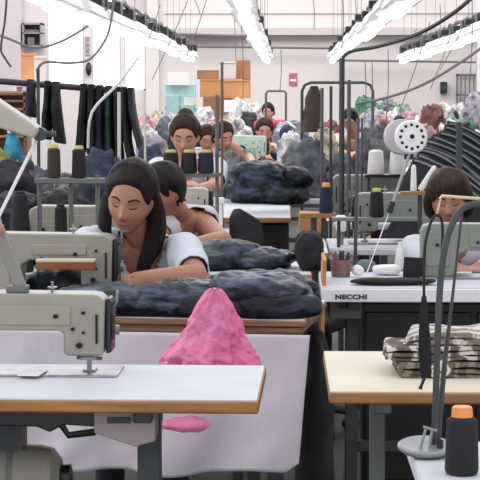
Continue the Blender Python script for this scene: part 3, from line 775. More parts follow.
# ---------------------------------------------------------------- near right: cream table with scarves
sewing_table('cream topped work table with brown edge, folded knit scarves on it', .0988, 1.25, 4.27, 4.96, top=m_cream, edge=mat('brown edge', (158, 112, 68), .5, rgb2=(128, 88, 50), vscale=5, stretch=(1, 8, 10)), th=.028, leg_x=(-.455, .40), legm=m_postgrey, legw=.036)
k1 = stripes('scarf brown grey', [(92, 82, 74), (122, 110, 100), (70, 62, 58), (206, 200, 190)], 5, 0, distort=7)
k2 = stripes('scarf white grey', [(214, 210, 202), (96, 88, 84), (222, 218, 210), (130, 122, 114)], 4.5, 1, distort=7)
k3 = stripes('scarf taupe', [(108, 98, 88), (76, 68, 62), (134, 124, 112)], 6, 0, distort=7)
folded('brown and grey knit scarf at the bottom of the folded pile', V((.415, 4.58, .7805)), .30, .20, .036, k3, 1, 3, .05, 'scarf', 'scarf', amp=.008)
folded('mottled brown knit scarf in the middle of the folded pile', V((.395, 4.60, .817)), .31, .20, .034, k1, 2, 3, -.06, 'scarf', 'scarf', amp=.009)
folded('white and grey striped knit scarf on top of the folded pile', V((.43, 4.62, .852)), .28, .20, .030, k2, 3, 2, -.12, 'scarf', 'scarf', amp=.009, bow=.05)
m = MB(off=P(436, 376, 4.46)); 
pts = []
for i in range(40):
    a = i / 39 * 2.3 * 2 * pi; rr = .005 + .013 * i / 39; pts.append((rr * cos(a) * 1.5, rr * sin(a)))
c0 = P(438, 372, 4.47); sp_o = []
for x, z in pts: sp_o.append(c0 + V((x, 0, z)))
vs = []; fs = []
for i, p in enumerate(sp_o):
    q = p - c0; nrm = V((q.x, 0, q.z)).normalized() * .0028
    vs += [p + nrm, p - nrm, p + nrm + V((.04, .12, 0)), p - nrm + V((.04, .12, 0))]
for i in range(len(sp_o) - 1):
    a = 4 * i; b = a + 4
    fs += [(a, b, b + 2, a + 2), (a + 1, a + 3, b + 3, b + 1), (a, a + 1, b + 1, b), (a + 2, b + 2, b + 3, a + 3)]
fs += [(0, 2, 3, 1), (len(vs) - 4, len(vs) - 3, len(vs) - 1, len(vs) - 2)]
zl = min(v.z for v in vs)
for v in vs: v.z += .781 - zl
m.add(vs, fs); o = m.build('rolled_scarf', stripes('scarf roll', [(222, 214, 198), (170, 160, 146), (226, 220, 206)], 30, 1), angle=180); tag(o, 'cream knit scarf rolled up in front of the folded pile', 'scarf')

# very near: white table corner with thread stand and cone
sewing_table('white table at the bottom edge of the view carrying a black thread cone', .231, 1.1, 2.9, 3.65, top=m_white, edge=m_white, leg_x=(-.30, .28))
thread_cone('large black thread cone with orange core beside the round grey tray', V((.306, 3.33, .7805)), .0295, .118, m_yblack, m_orange, cap=.018, taper=.9)
YS = 3.50
r = empty('thread_stand', P(425, 463, YS), 'dark thread stand with round grey tray and tall curved tube', 'thread stand'); R0 = r.location.copy()
R0.z = .78; r.location = R0
m = MB(); RT = Euler((.16, 0, 0)).to_matrix(); tz = V((0, 0, .016))
m.lathe([(.001, -.006), (.044, -.006), (.050, .0), (.050, .004), (.046, .007), (.001, .005)], tz, 32, RT); m.lathe([(.02, -.018), (.02, -.004), (.0, -.004)], tz, 12); m.build('tray', mat('tray grey', (150, 152, 154), .4, .3, var=.1, vscale=30), r)
m = MB(); m.tube([q - R0 for q in (P(433, 458, YS), P(435, 420, YS), P(437, 360, YS), P(439, 305, YS), P(442, 265, YS), P(448, 235, YS), P(458, 214, YS), P(471, 205, YS), P(492, 206, YS), P(512, 222, YS))], [.0062] * 10, 10, 5); m.build('curved_tube', m_steel, r)
m = MB(); m.tube([q - R0 for q in (P(437, 456, YS + .03), P(444, 370, YS + .03), P(451, 310, YS + .03), P(462, 212, YS + .03))], [.005, .005, .003, .0022], 8, 4); m.build('post', m_steel, r)
m = MB(); m.tube([q - R0 for q in (P(418, 456, YS - .02), P(426, 428, YS - .02))], .0028, 6); m.tube([q - R0 for q in (P(427, 462, YS - .02), P(432, 430, YS - .02))], .0028, 6); m.tube([q - R0 for q in (P(423, 427, YS - .02), P(437, 431, YS - .02))], .003, 6); m.build('bobbin_bracket', m_chrome, r)
m = MB(); m.lathe([(.001, 0), (.012, 0), (.012, .012), (.006, .016), (.006, .03), (.001, .03)], P(440, 456, YS - .02) - R0, 14); m.build('spindle', m_mblack, r)
# black cord loop with weighted strap hanging in front of the cream table
YC = 3.62
r = empty('hanging_strap', P(426, 390, YC), 'black strap and cord loop with a hook hanging beside the curved tube', 'strap'); R0 = r.location.copy()
m = MB(); m.tube([q - R0 for q in (P(424, 300, YC), P(424, 262, YC), P(426, 240, YC), P(431, 222, YC), P(437, 215, YC), P(442, 222, YC), P(442, 250, YC), P(438, 300, YC))], .0030, 6, 5); m.build('cord', m_rubber, r)
m = MB(); a = [P(424, 296, YC) - R0, P(424, 320, YC) - R0, P(425, 350, YC) - R0, P(426, 378, YC) - R0]; m.tube(a, [.004, .009, .012, .010], 8, 4, flat=((0, 1, 0), .4)); m.build('strap_body', m_blackcl, r)
m = MB(); m.tube([q - R0 for q in (P(425, 376, YC), P(422, 384, YC), P(420, 389, YC))], [.004, .003, .0045], 6, 3); m.build('hook', m_mblack, r)

# ---------------------------------------------------------------- right: white table with lettering
ov = sewing_table('white table with black lettering on its front edge', .1256, 1.35, 6.62, 7.25, top=m_white, edge=m_wedge, th=.05, leg_x=(-.50, .40))
fc = bpy.data.curves.new('lettering', 'FONT'); fc.body = 'NECCHI'; fc.size = .030; fc.extrude = .0008; fc.align_x = 'CENTER'; fc.offset = .0013; fc.space_character = 1.05
fo = bpy.data.objects.new('lettering', fc); COL.objects.link(fo); dg = bpy.context.evaluated_depsgraph_get(); dg.update()
me = bpy.data.meshes.new_from_object(fo.evaluated_get(dg)); COL.objects.unlink(fo); bpy.data.objects.remove(fo)
lo = bpy.data.objects.new('lettering', me); COL.objects.link(lo); me.materials.append(m_mblack); set_parent(lo, ov)
q = P(351, 298, 6.62); lo.location = (q.x - ov.location.x, 6.6185 - ov.location.y, .742); lo.rotation_euler = (pi / 2, 0, 0); lo.scale = (.96, .72, 1)
o = empty('under_shelf', (P(345, 313, 6.75).x, 6.80, .66), 'grey board drawer under the lettered white table', 'drawer')
MB().box2((-.055, -.06, .0), (.055, .2, .068)).build('box', m_postgrey, o, bevel=.003); MB().box((0, -.065, .04), (.04, .012, .01)).build('handle', m_steel, o)
# tool pot
c = PZ(341, 277.5, .78) + V((0, .03, 0))
o = empty('tool_basket', V((c.x, c.y, .7805)), 'pinkish brown tool pot with handles sticking out on the lettered table', 'pot')
m_pot = mat('pinkish brown plastic', (128, 100, 98), .6, var=.12, vscale=30)
m = MB(); m.lathe([(.030, 0), (.034, .003), (.038, .062), (.035, .062), (.031, .006), (.001, .006)], (0, 0, 0), 20); m.build('pot_body', m_pot, o)
random.seed(5)
for i in range(7):
    a = random.uniform(0, 6.28); x, y = .02 * cos(a), .02 * sin(a); m = MB(); m.tube([(x * .5, y * .5, .02), (x * 1.5, y * 1.2, .075 + random.uniform(0, .022))], .005, 6); m.build('tool', [m_pot, m_steel, m_ybrown][i % 3], o)
thread_cone('small white thread spool lying beside the tool pot', PZ(357, 277, .785) + V((0, .06, .020)), .020, .05, m_ywhite, m_whitep, rot=(pi / 2, 0, .2), cap=.006, taper=.95, name='thread_spool')
heap('small grey green cloth rag behind the white spool', PZ(367, 271, .781), (.035, .03, .022), mat('grey green rag', (104, 114, 112), .8), 4, .2, 20, 'rag', 'rag', nu=30, nv=18)
heap('crumpled white cloth lump on the lettered table', PZ(388, 276, .781) + V((0, .05, 0)), (.052, .04, .020), m_ywhite, 9, .15, 18, 'cloth', 'cloth', nu=36, nv=20)
thread_cone('white thread cone standing behind the crumpled white cloth', PZ(400, 270, .7805) + V((0, .02, 0)), .022, .105, m_ywhite, m_whitep, taper=.42, cap=.014)
heap('flat black garment lying along the front of the lettered table', PZ(394, 286, .781) + V((0, .05, 0)), (.145, .045, .013), m_blackcl, 3, .2, 9, 'garment', 'garment')
# machine of the worker in glasses
sewing_machine('grey sewing machine before the worker with the dark fringe', (P(540, 265, 7.02).x, 7.02, .7805), .0, m_mgreen, 1., .86, clear=.115, L=.30, wheel=False)
m = MB(off=P(414, 262, 6.95)); m.box(P(414, 248, 6.95), (.075, .006, .075), (.1, .05, .0)); m.v = m.v; o = m.build('pocket_piece', m_blackcl, bevel=.002); tag(o, 'square black cloth piece propped against the grey machine', 'cloth')
o.location.z += (.781 - min((o.matrix_basis @ v.co).z for v in o.data.vertices))
# stand with pale guide rod
o = thread_stand('thin stand with a pale horizontal guide rod before the dark fringe', V((P(482, 230, 7.28).x, 7.20, .7805)), .325, .1, guide=False, m=m_polegrey)
m = MB(); w_ = o.location; m.tube([P(440, 199, 7.2) - w_, P(442, 196, 7.2) - w_, P(482, 199, 7.2) - w_], .006, 8); m.tube([P(441, 197, 7.2) - w_, P(437, 214, 7.2) - w_], .004, 6); m.build('guide_rod', mat('pale yellow rod', (226, 206, 170), .4), o)
# leaning rod with the tape reel
a = PZ(367, 272, .7805); a.y = min(a.y, 7.2); a = P(367, 272, a.y); a.z = .7805; b = P(409, 152, 7.55)
r = empty('tape_reel', a, 'white perforated tape reel on a leaning rod', 'reel'); R0 = a.copy()
m = MB(); m.tube([a - R0, P(390, 210, 7.38) - R0], .0022, 6); m.build('string', m_whitep, r)
m = MB(); m.tube([P(389, 214, 7.38) - R0, P(411, 150, 7.55) - R0], .006, 8); m.build('rod', mat('rod light grey', (150, 150, 150), .4, .3), r)
m = MB(); m.box(P(391, 207, 7.36) - R0, (.022, .03, .045), (0, .3, 0)); m.build('clamp', m_mblack, r, bevel=.003)
RR = Euler((pi / 2 - .12, 0, .25)).to_matrix()
m = MB(); c = P(401, 137, 7.62) - R0
m.lathe([(.001, -.012), (.066, -.012), (.070, -.006), (.070, .006), (.066, .012), (.001, .012)], c, 36, RR); m.build('rear_disc', mat('translucent grey plastic', (206, 206, 208), .35, alpha=.85), r)
m = MB(); c = P(411, 137, 7.54) - R0
m.lathe([(.001, -.006), (.062, -.006), (.066, -.002), (.066, .004), (.060, .010), (.020, .010), (.018, .014), (.001, .014)], c, 36, RR); m.build('front_disc', m_whitep, r)
m = MB()
for i in range(12):
    t = 2 * pi * i / 12; m.lathe([(.001, 0), (.0062, 0), (.0062, .002), (.001, .002)], c + RR @ V((.046 * cos(t), .046 * sin(t), .0102)), 10, RR)
m.lathe([(.001, 0), (.009, 0), (.009, .003), (.001, .003)], c + RR @ V((0, 0, .0142)), 12, RR); m.build('hole', m_hole, r)

# second machine on the right with cone shelf
sewing_table('white table with the grey machine whose needle end faces the poles, behind the lettered table', .19, 1.5, 8.35, 8.95, top=m_white, edge=m_white, leg_x=(-.5, .5))
sewing_machine('tall grey green machine behind the lettered table, needle end towards the poles', (P(362, 240, 8.66).x, 8.66, .7805), 0, m_mgreen, 1., 1.0, flip=True, clear=.10, L=.28)
r = empty('cone_shelf', (P(385, 217, 8.42).x, 8.42, .7805), 'narrow grey shelf carrying a black cone before the grey green machine', 'shelf')
MB().box((0, 0, P(385, 219, 8.42).z - .7805), (.46, .05, .016)).build('shelf_board', m_mgreen, r, bevel=.003)
for sx in (-.2, .2): MB().tube([(sx, 0, 0), (sx, 0, .125)], .008, 8).build('post', m_steel, r)
thread_cone('black thread cone with yellow core on the narrow grey shelf', P(376.5, 217, 8.42) , .032, .125, m_yblack, m_yellow, taper=.86, cap=.014)
# third machine, white cones
sewing_table('white table of the machine that carries two white thread cones', .25, 1.7, 9.95, 10.5, top=m_white, edge=m_white, leg_x=(-.5, .5))
sewing_machine('grey machine with two white thread cones standing above it', (P(338, 215, 10.2).x, 10.2, .7805), 0, m_mgreen, 1., 1.08, flip=True, clear=.10, L=.30)
r = empty('cone_shelf', (P(388, 176, 10.08).x, 10.08, .7805), 'narrow black shelf under the two white thread cones', 'shelf')
zsh = P(388, 174.5, 10.08).z
MB().box((0, 0, zsh - .7805 - .008), (.24, .06, .016)).build('shelf_board', m_mblack, r, bevel=.003)
for sx in (-.1, .1): MB().tube([(sx, 0, 0), (sx, 0, zsh - .79)], .008, 8).build('post', m_steel, r)
thread_cone('white thread cone, farther of two from the tape reel', V((P(376, 150, 10.08).x, 10.08, zsh)), .045, .128, m_ywhite, m_whitep, taper=.82, cap=.004)
thread_cone('white thread cone, closer of two to the tape reel', V((P(397, 150, 10.08).x, 10.08, zsh)), .042, .122, m_ywhite, m_whitep, taper=.82, cap=.004)
# two narrow white cones under the reel
r = empty('cone_shelf', (P(418, 196, 8.2).x, 8.40, .9895 - .0), 'small brown shelf under the two narrow white cones', 'shelf')
sz_ = P(418, 193, 8.40).z; r.location = (P(420, 196, 8.4).x, 8.40, .7805)
MB().box((0, 0, sz_ - .7805), (.17, .06, .014)).build('shelf_board', mat('ochre board', (150, 116, 62), .6), r, bevel=.002); MB().tube([(0, 0, 0), (0, 0, sz_ - .79)], .01, 8).build('post', m_steel, r)
thread_cone('narrow upright white cone under the tape reel', V((P(413.5, 190, 8.4).x, 8.40, sz_ + .007)), .014, .115, m_ywhite, m_whitep, taper=.75, cap=.004)
thread_cone('narrow slanting white cone under the tape reel', V((P(420, 190, 8.4).x, 8.40, sz_ + .011)), .014, .125, m_ywhite, m_whitep, taper=.75, cap=.004, rot=(0, .55, 0))
# ---------------------------------------------------------------- workers
def hair_long(mb, T, k):
    hair_cap(mb, T, .062, .020, -.085, 1)
    def lock(pts, r, fl=.55): mb.tube([T @ V(p) for p in pts], [q * k for q in r], 10, 4, flat=(T.to_3x3().normalized() @ V((.3, 1, 0)).normalized(), fl))
    lock([(.060, .020, .045), (.084, .012, -.02), (.090, .004, -.09), (.084, -.01, -.16), (.066, -.03, -.225), (.052, -.04, -.26)], [.020, .030, .034, .032, .024, .006])
    lock([(.05, .05, .03), (.075, .05, -.05), (.082, .05, -.12), (.075, .04, -.19), (.06, .03, -.24)], [.03, .038, .04, .032, .008])
    lock([(-.060, .020, .045), (-.083, .012, -.02), (-.086, .0, -.09), (-.078, -.01, -.15), (-.062, -.03, -.20), (-.05, -.035, -.235)], [.018, .024, .026, .026, .020, .006])
    lock([(0, .085, .02), (0, .095, -.06), (0, .085, -.14), (0, .07, -.2)], [.06, .065, .06, .02], .7)
    mb.blob(T @ V((0, .035, .085)), (.062 * k, .07 * k, .045 * k), .06, 20, 4, 24, 16)
def hair_bun(low=False):
    def f(mb, T, k):
        hair_cap(mb, T, .058, .016, -.08, 2)
        c = V((0, .085, .02)) if low else V((0, .045, .115))
        mb.blob(T @ c, (.045 * k, .045 * k, .034 * k), .12, 30, 2, 24, 16)
    return f
def hair_short(mb, T, k):
    hair_cap(mb, T, .060, .020, -.06, 3)
def hair_fringe(mb, T, k):
    hair_cap(mb, T, .030, .024, -.08, 6)
    for s_ in (-1, 1):
        mb.tube([T @ V(p) for p in ((s_ * .070, .0, .05), (s_ * .086, .0, .0), (s_ * .084, .012, -.055), (s_ * .070, .03, -.09))], [.022 * k, .026 * k, .022 * k, .008 * k], 10, 4)

m_shirt1 = mat('pale blue grey cotton shirt', (204, 212, 222), .75, var=.04, vscale=6, bump=.2, bscale=20)
m_vest = mat('grey white knit vest', (198, 200, 206), .8, var=.05, vscale=10, bump=.2, bscale=40)
m_shirt3 = mat('pale blue white blouse', (214, 220, 230), .75, var=.04, vscale=8)
m_green = mat('mint green cotton', (116, 176, 140), .75, var=.06)
m_beige = mat('beige pink top', (206, 178, 160), .75, var=.06)
m_red = mat('dusty red top', (176, 62, 84), .75, var=.1)
m_dktr = mat('dark trousers', (36, 38, 46), .8, var=.2)
def earrings(root, TO, k, O):
    for s_ in (-1, 1):
        m = MB(); c = TO @ V((s_ * .084, .008, -.052)); m.lathe([(.001, -.010), (.005, -.006), (.005, .002), (.001, .006)], c, 8); m.build('earring', m_chrome, root)

Y = 6.42
nk = P(144, 241, 6.52)
person('woman with long black hair in a pale blue white shirt, looking down at dark trousers', P(150, 340, 6.78) * 1.0, nk, P(131, 199, 6.40), (.30, .15, -.16),
       [(1, P(196, 276, 6.22), P(136, 280, 6.07), (-1, -.15, -.1), (-.1, -.4, 1), (0, -1, .2), .5, P(183, 251, 6.49)),
        (-1, P(76, 250, 6.30), P(100, 281, 6.10), (.9, -.3, -.2), (.1, -.3, 1), (0, -1, .2), .5, P(99, 244, 6.52))],
       m_skin, m_hair, m_shirt1, m_dktr, hair_long, k=.98, sleeve=.80, neckline=.13, shoulder=.15, vox=.0045, extra=earrings)
person('dark haired woman in a grey white vest bending low behind the long haired woman', V((P(196, 300, 8.4).x, 8.42, .52)), P(180, 216, 8.12), P(163, 191, 7.98), (.42, .12, -.75),
       [(1, P(223, 240, 7.86), P(186, 246, 7.66), (-1, -.3, -.1), (-.1, -.2, 1), (0, -1, .2), .5, P(203, 223, 8.15)),
        (-1, P(146, 250, 7.85), P(168, 252, 7.62), (.8, -.5, -.1), (0, -.2, 1), (0, -1, .2), .5, P(164, 231, 8.02))],
       m_skin, m_hair, m_vest, m_dktr, hair_bun(True), k=.93, vest=True, neckline=.06, shoulder=.15, extra=earrings)
person('woman with brown hair tied up in a pale blouse, working behind three cones', V((P(187, 210, 10.3).x, 10.32, .58)), P(187, 160, 10.02), P(185, 136, 9.92), (.34, .02, -.04),
       [(1, P(216, 186, 9.80), P(196, 190, 9.62), (-1, -.3, -.2), (0, -.3, 1), (0, -1, .2), .6),
        (-1, P(156, 186, 9.80), P(177, 185, 9.60), (.9, -.3, .1), (0, -.3, 1), (0, -1, .2), .6)],
       m_skin2, m_hairb, m_shirt3, m_dktr, hair_bun(False), k=.90, sleeve=.75, neckline=.09, vox=.007)
person('woman in a mint green vest bending over a heap of dark trousers', V((P(252, 190, 13.9).x, 13.9, .56)), P(235, 150, 13.62), P(223, 137, 13.50), (.35, -.1, .55),
       [(1, P(254, 165, 13.35), P(240, 172, 13.05), (-1, -.3, -.1), (0, -.2, 1), (0, -1, .2), .5, P(247, 157, 13.7)),
        (-1, P(222, 166, 13.25), P(236, 172, 13.02), (.9, -.4, -.1), (0, -.2, 1), (0, -1, .2), .5, P(226, 158, 13.55))],
       m_skin2, m_hairb, m_green, m_dktr, hair_short, k=.82, vest=True, neckline=.06, shoulder=.12, vox=.008)
person('person with brown hair half hidden between the blouse and the mint green vest', V((P(207, 190, 15).x, 15.0, .55)), P(208, 153, 14.7), P(207, 139, 14.6), (.4, 0, .2),
       [(1, P(222, 172, 14.5), P(212, 176, 14.25), (-1, -.3, -.1), (0, -.2, 1), (0, -1, .2), .5), (-1, P(190, 172, 14.5), P(202, 176, 14.25), (.9, -.3, 0), (0, -.2, 1), (0, -1, .2), .5)],
       m_skin2, m_hairb, mat('plain pink shirt', (206, 160, 158), .8), m_dktr, hair_short, k=.82, sleeve=.8, shoulder=.13, vox=.009)
person('woman in a beige pink top with bare arms behind the pale green machine', V((P(268, 170, 18.7).x, 18.7, .62)), P(266, 147, 18.4), P(264, 131, 18.25), (.25, .05, .1),
       [(1, P(284, 157, 18.1), P(270, 157, 17.85), (-1, -.3, 0), (0, -.2, 1), (0, -1, .2), .5), (-1, P(248, 158, 18.1), P(262, 158, 17.85), (.9, -.3, 0), (0, -.2, 1), (0, -1, .2), .5)],
       m_skin2, m_hairb, m_beige, m_dktr, hair_short, k=.95, vest=True, neckline=.08, vox=.009)
person('worker with a dark fringe behind the grey machine and the pale guide rod', V((P(458, 300, 8.1).x, 8.08, .53)), P(452, 240, 7.86), P(449, 200, 7.74), (.22, -.04, -.10),
       [(1, P(494, 262, 7.7), P(478, 268, 7.45), (-.3, -.8, -.1), (0, -.2, 1), (-1, 0, .2), .5), (-1, P(436, 266, 7.66), P(456, 268, 7.42), (.6, -.8, -.1), (0, -.2, 1), (1, 0, .2), .5)],
       m_skin, m_hairb, m_shirt1, m_dktr, hair_fringe, k=.93, sleeve=.8, neckline=.08, vox=.006)
person('person in a beige shirt bending among the poles, far behind the navy cone', V((P(358, 165, 19.3).x, 19.3, .62)), P(354, 136, 18.9), P(350, 121, 18.7), (.5, 0, -.2),
       [(1, P(374, 150, 18.7), P(364, 152, 18.4), (-1, -.4, 0), (0, -.2, 1), (0, -1, .2), .5), (-1, P(336, 150, 18.7), P(346, 153, 18.4), (.9, -.4, 0), (0, -.2, 1), (0, -1, .2), .5)],
       m_skin2, m_hair, m_beige, m_dktr, hair_short, k=.92, sleeve=.9, vox=.010)
person('person in a dusty red top far back below the red notice', V((P(271, 145, 23.9).x, 23.9, .66)), P(270, 121, 23.6), P(268, 112, 23.45), (.2, 0, -.2),
       [(1, P(281, 132, 23.4), P(272, 133, 23.15), (-1, -.4, 0), (0, -.2, 1), (0, -1, .2), .5), (-1, P(259, 132, 23.4), P(266, 133, 23.15), (.9, -.4, 0), (0, -.2, 1), (0, -1, .2), .5)],
       m_skin2, m_hair, m_red, m_dktr, hair_short, k=.85, sleeve=.9, vox=.011)

# ---------------------------------------------------------------- third row on the left
sewing_table('white table of the bending woman in the vest, navy trousers on it', -1.35, .10, 7.12, 7.68, top=m_white, edge=m_wood, leg_x=(-.5, .45), legm=m_steel)
sewing_machine('grey machine between the dark cones and the long haired woman', (P(134, 250, 7.48).x, 7.48, .7805), 0, m_mgrey, 1., 1.02, clear=.11, L=.27)
for (px, py, a, b, c, mt, sd, lab) in [(225, 268, .15, .12, .05, m_denim2, 11, 'navy crinkled trousers by the bare elbow of the woman in the vest'), (262, 269, .12, .11, .036, m_denim, 12, 'dark shiny trousers in the middle of the third table'), (205, 271, .10, .08, .034, m_denim3, 13, 'charcoal trousers beside the navy pair on the third table')]:
    heap(lab, PZ(px, py, .781) + V((0, .06, 0)), (a, b, c), mt, sd, .15, 7, 'trousers', 'trousers', nu=100, nv=50, folds=.011)
heap('black garment thrown over the right end of the third table', PZ(309, 271, .781) + V((0, .08, 0)), (.055, .10, .075), m_blackcl, 14, .2, 10)
# side table with white cloth and leaning board
sewing_table('low side board with brown edge under a white cloth, behind the shiny trousers', -.16, .10, 6.70, 7.06, z=.775, top=m_wood, edge=m_card, leg_x=(-.08, .09))
m = MB(off=(-.04, 6.85, .777)); m.grid(lambda u, v: (-.125 + .165 * u + .01 * v, 6.715 + .32 * v, .7785 + .004 + .003 * noise.noise(V((u * 5, v * 5, 1)))), 16, 16); o = m.build('white_cloth', m_paper, solid=.004); tag(o, 'flat white cloth spread on the low side board', 'cloth')
o = MB(off=(.105, 6.9, 0)); o.box((.125, 6.84, .44), (.012, .34, .86), (0, .03, 0)); o = o.build('cardboard_sheet', m_card2); tag(o, 'brown cardboard sheet standing at the end of the low side board', 'cardboard')
# cone stands
def bar_stand(label, x, y, z0, zb, w, posts, m=None, depth=.05, th=.02, ztop=None, name='thread_stand'):
    r = empty(name, (x, y, z0), label, 'thread stand')
    MB().box((0, 0, zb - z0 - th / 2), (w, depth, th)).build('cone_rest', m or m_postgrey, r, bevel=.003)
    for px in posts: MB().tube([(px, .03, 0), (px, .03, (ztop or zb) - z0)], .009, 8).build('post', m or m_postgrey, r)
    return r
Yc = 7.2; zb = P(70, 178, Yc).z; xc = P(70, 178, Yc).x
bar_stand('grey cone stand with two posts carrying a brown and a black cone', xc, Yc, .7805, zb, .26, (-.118, .0, .10), ztop=zb + .01)
thread_cone('dark brown thread cone with yellow core', V((P(54, 178, Yc).x, Yc, zb)), .026, .125, m_ybrown, m_yellow, taper=.9, cap=.014)
thread_cone('black thread cone with yellow core beside the dark brown one', V((P(79, 178, Yc).x, Yc, zb)), .027, .120, m_yblack, m_yellow, taper=.9, cap=.012)
thread_cone('big black cone standing at the edge of view below the rod', V((P(20, 206, 7.2).x, 7.2, .7805)), .05, .30, m_yblack, m_yblack, taper=.55, cap=.01)
thread_cone('black cone behind the grey machine, under the cone stand', V((P(60, 235, 7.22).x, 7.25, .7805)), .028, .25, m_yblack, m_yblack, taper=.8, cap=.01)
Yc = 9.0; zb = P(190, 173, Yc).z; xc = P(192, 173, Yc).x
heap('black trousers on the fourth table, behind the cone stand', V((P(62, 200, 9.1).x, 9.15, .7815)), (.13, .16, .11), m_denim3, 61, .22, 8, 'trousers', 'trousers')
heap('charcoal trousers behind the big black cone at the edge of view', V((P(14, 200, 9.1).x, 9.1, .7815)), (.14, .16, .10), m_denim3, 62, .22, 8, 'trousers', 'trousers')
heap('dark trousers left of the grey machine on the third table', V((P(22, 230, 7.4).x, 7.5, .7815)), (.10, .13, .07), m_denim3, 63, .22, 8, 'trousers', 'trousers')
heap('black trousers behind the grey machine of the cone stand', V((P(95, 200, 9.1).x, 9.2, .7815)), (.09, .16, .08), m_denim3, 64, .22, 8, 'trousers', 'trousers')
bar_stand('grey bar stand carrying three black cones before the brown haired woman', xc, Yc, .7805, zb, .24, (.115,), ztop=zb + .36)
for px, lab, cc in ((171, 'first black cone of three on the bar stand, before the blouse sleeve', m_yellow), (189, 'middle black cone of three on the bar stand, below the face', m_yellow), (206, 'third black cone on the bar stand, next to its tall post', m_yellow)):
    thread_cone(lab, V((P(px, 173, Yc).x, Yc - .005, zb)), .038, .108, [m_yblack, m_yblack, m_ynavy][int((px - 171) / 17)], cc, taper=.9, cap=.012)
# fourth row
sewing_table('white table of the brown haired woman, brown edge, empty at its end', -1.5, P(246, 236, 9.1).x, 8.85, 9.60, top=m_white, edge=m_wood, leg_x=(-.4, .35))
sewing_machine('pale grey machine with black face plate below the three cones', (P(203, 235, 9.36).x, 9.36, .7805), 0, m_mgreyl, 1., .95, clear=.10, L=.24)
o = empty('presser_lifter', (P(219, 235, 9.30).x, 9.30, .7805), 'small white upright guide beside the black face plate', 'guide'); MB().box((0, 0, .075), (.035, .03, .15)).build('column', m_whitep, o, bevel=.005); MB().box((0, -.002, .155), (.05, .04, .03)).build('head_block', m_whitep, o, bevel=.005)
# fifth row
sewing_table('white and brown table under the largest heap of dark trousers', -1.5, P(291, 217, 10.5).x, 10.5, 11.95, top=m_white, edge=m_wood, leg_x=(-.5, .60))
for (px, py, a, b, c, mt, sd, lab) in [(254, 203, .14, .16, .075, m_denim2, 21, 'dark trousers at the bottom of the tallest heap'), (284, 204, .13, .15, .065, m_denim3, 22, 'charcoal trousers at the open end of the tallest heap'), (240, 202, .08, .14, .085, m_denim, 23, 'shiny dark trousers on the slope of the tallest heap')]:
    heap(lab, PZ(px, py, .781) + V((0, .05, 0)), (a, b, c), mt, sd, .15, 7, 'trousers', 'trousers', nu=80, nv=40, folds=.015)
heap('navy trousers on top of the tallest heap', P(258, 188, 10.95), (.15, .15, .075), m_denim2, 24, .15, 7, 'trousers', 'trousers', nu=80, nv=40, folds=.015)
heap('black trousers slung over the far side of the tallest heap', P(284, 188, 11.1), (.13, .13, .060), m_denim3, 25, .15, 7, 'trousers', 'trousers', nu=80, nv=40, folds=.015)
o = empty('cardboard_box', (P(306, 200, 9.6).x, 9.6, 0), 'tall orange brown carton standing in the aisle', 'box')
MB().box((0, 0, .43), (.11, .30, .86), (0, .05, 0)).build('carton', m_card2, o, bevel=.003); MB().box((.075, .03, .36), (.03, .26, .72), (0, .12, 0)).build('flap', m_card, o)
def office_chair(label, x, y, rz, tilt=0., zs=.48):
    r = empty('office_chair', (x, y, 0), label, 'chair', rz)
    MB().box((0, 0, zs), (.42, .42, .06)).build('seat', m_blackcl, r, bevel=.02)
    MB().prism([(-.16, 0), (.16, 0), (.19, .12), (.17, .28), (.12, .32), (-.12, .32), (-.17, .28), (-.19, .12)], -.02, .025, Euler((-.12 , tilt, 0)).to_matrix(), (0, .21, zs + .14)).build('backrest', m_blackcl, r, bevel=.012)
    MB().tube([(0, .02, zs - .03), (0, .02, .12)], .028, 12).build('column', m_steel, r)
    MB().tube([(0, .18, zs - .02), (0, .235, zs + .02), (0, .235, zs + .2)], .014, 8, 3).build('back_bar', m_steel, r)
    for k in range(5):
        a = 2 * pi * k / 5 + .3; l = MB(); l.tube([(0, .02, .13), (.26 * cos(a), .02 + .26 * sin(a), .085)], [.024, .016], 8); l = l.build('leg', m_steel, r)
        c = MB(); c.lathe([(.001, -.018), (.028, -.018), (.03, -.01), (.03, .01), (.028, .018), (.001, .018)], (.26 * cos(a), .02 + .26 * sin(a), .032), 14, Matrix.Rotation(pi / 2, 3, 'X') @ Matrix.Rotation(a, 3, 'Y')); c.tube([(.26 * cos(a), .02 + .26 * sin(a), .035), (.26 * cos(a), .02 + .26 * sin(a), .085)], .010, 6); c.build('caster', m_mblack, l)
    return r
office_chair('black office chair with tilted back beside the tall carton', P(296, 230, 8.2).x, 8.2, 1.25, .25)
r = empty('cabinet', (P(271, 217, 10.8).x, 10.8, 0), 'black metal cabinet under the table of the tallest heap', 'cabinet'); MB().box2((-.10, -.2, .02), (.10, .3, .735)).build('case', m_mblack, r, bevel=.004); h_ = MB().box2((-.09, -.21, .05), (.09, -.2, .70)).build('door', m_mblack, r, bevel=.004); q = MB(); q.box((.06, -.218, .4), (.012, .014, .08)); q.build('handle', m_steel, h_)  # added black box stands in for the shade under this table
r = empty('cabinet', (.62, 6.98, 0), 'black metal cabinet in the shadow under the lettered table', 'cabinet')  # added to make the space under the table dark
MB().box2((-.34, -.01, .02), (.46, .22, .69)).build('case', m_mblack, r, bevel=.004)
for k in range(2): d_ = MB().box2((-.33 + .40 * k, -.022, .05), (.05 + .40 * k, -.01, .66)).build('door', m_mblack, r, bevel=.004); h_ = MB(); h_.box((.02 + .40 * k, -.03, .4), (.012, .014, .08)); h_.build('handle', m_steel, d_)
heap('tall pile of black garments on the floor between the sheet and the lettered table', V((P(317, 330, 6.0).x, 6.1, .0)), (.055, .16, .36), m_blackcl, 31, .2, 6, nu=40, nv=36)
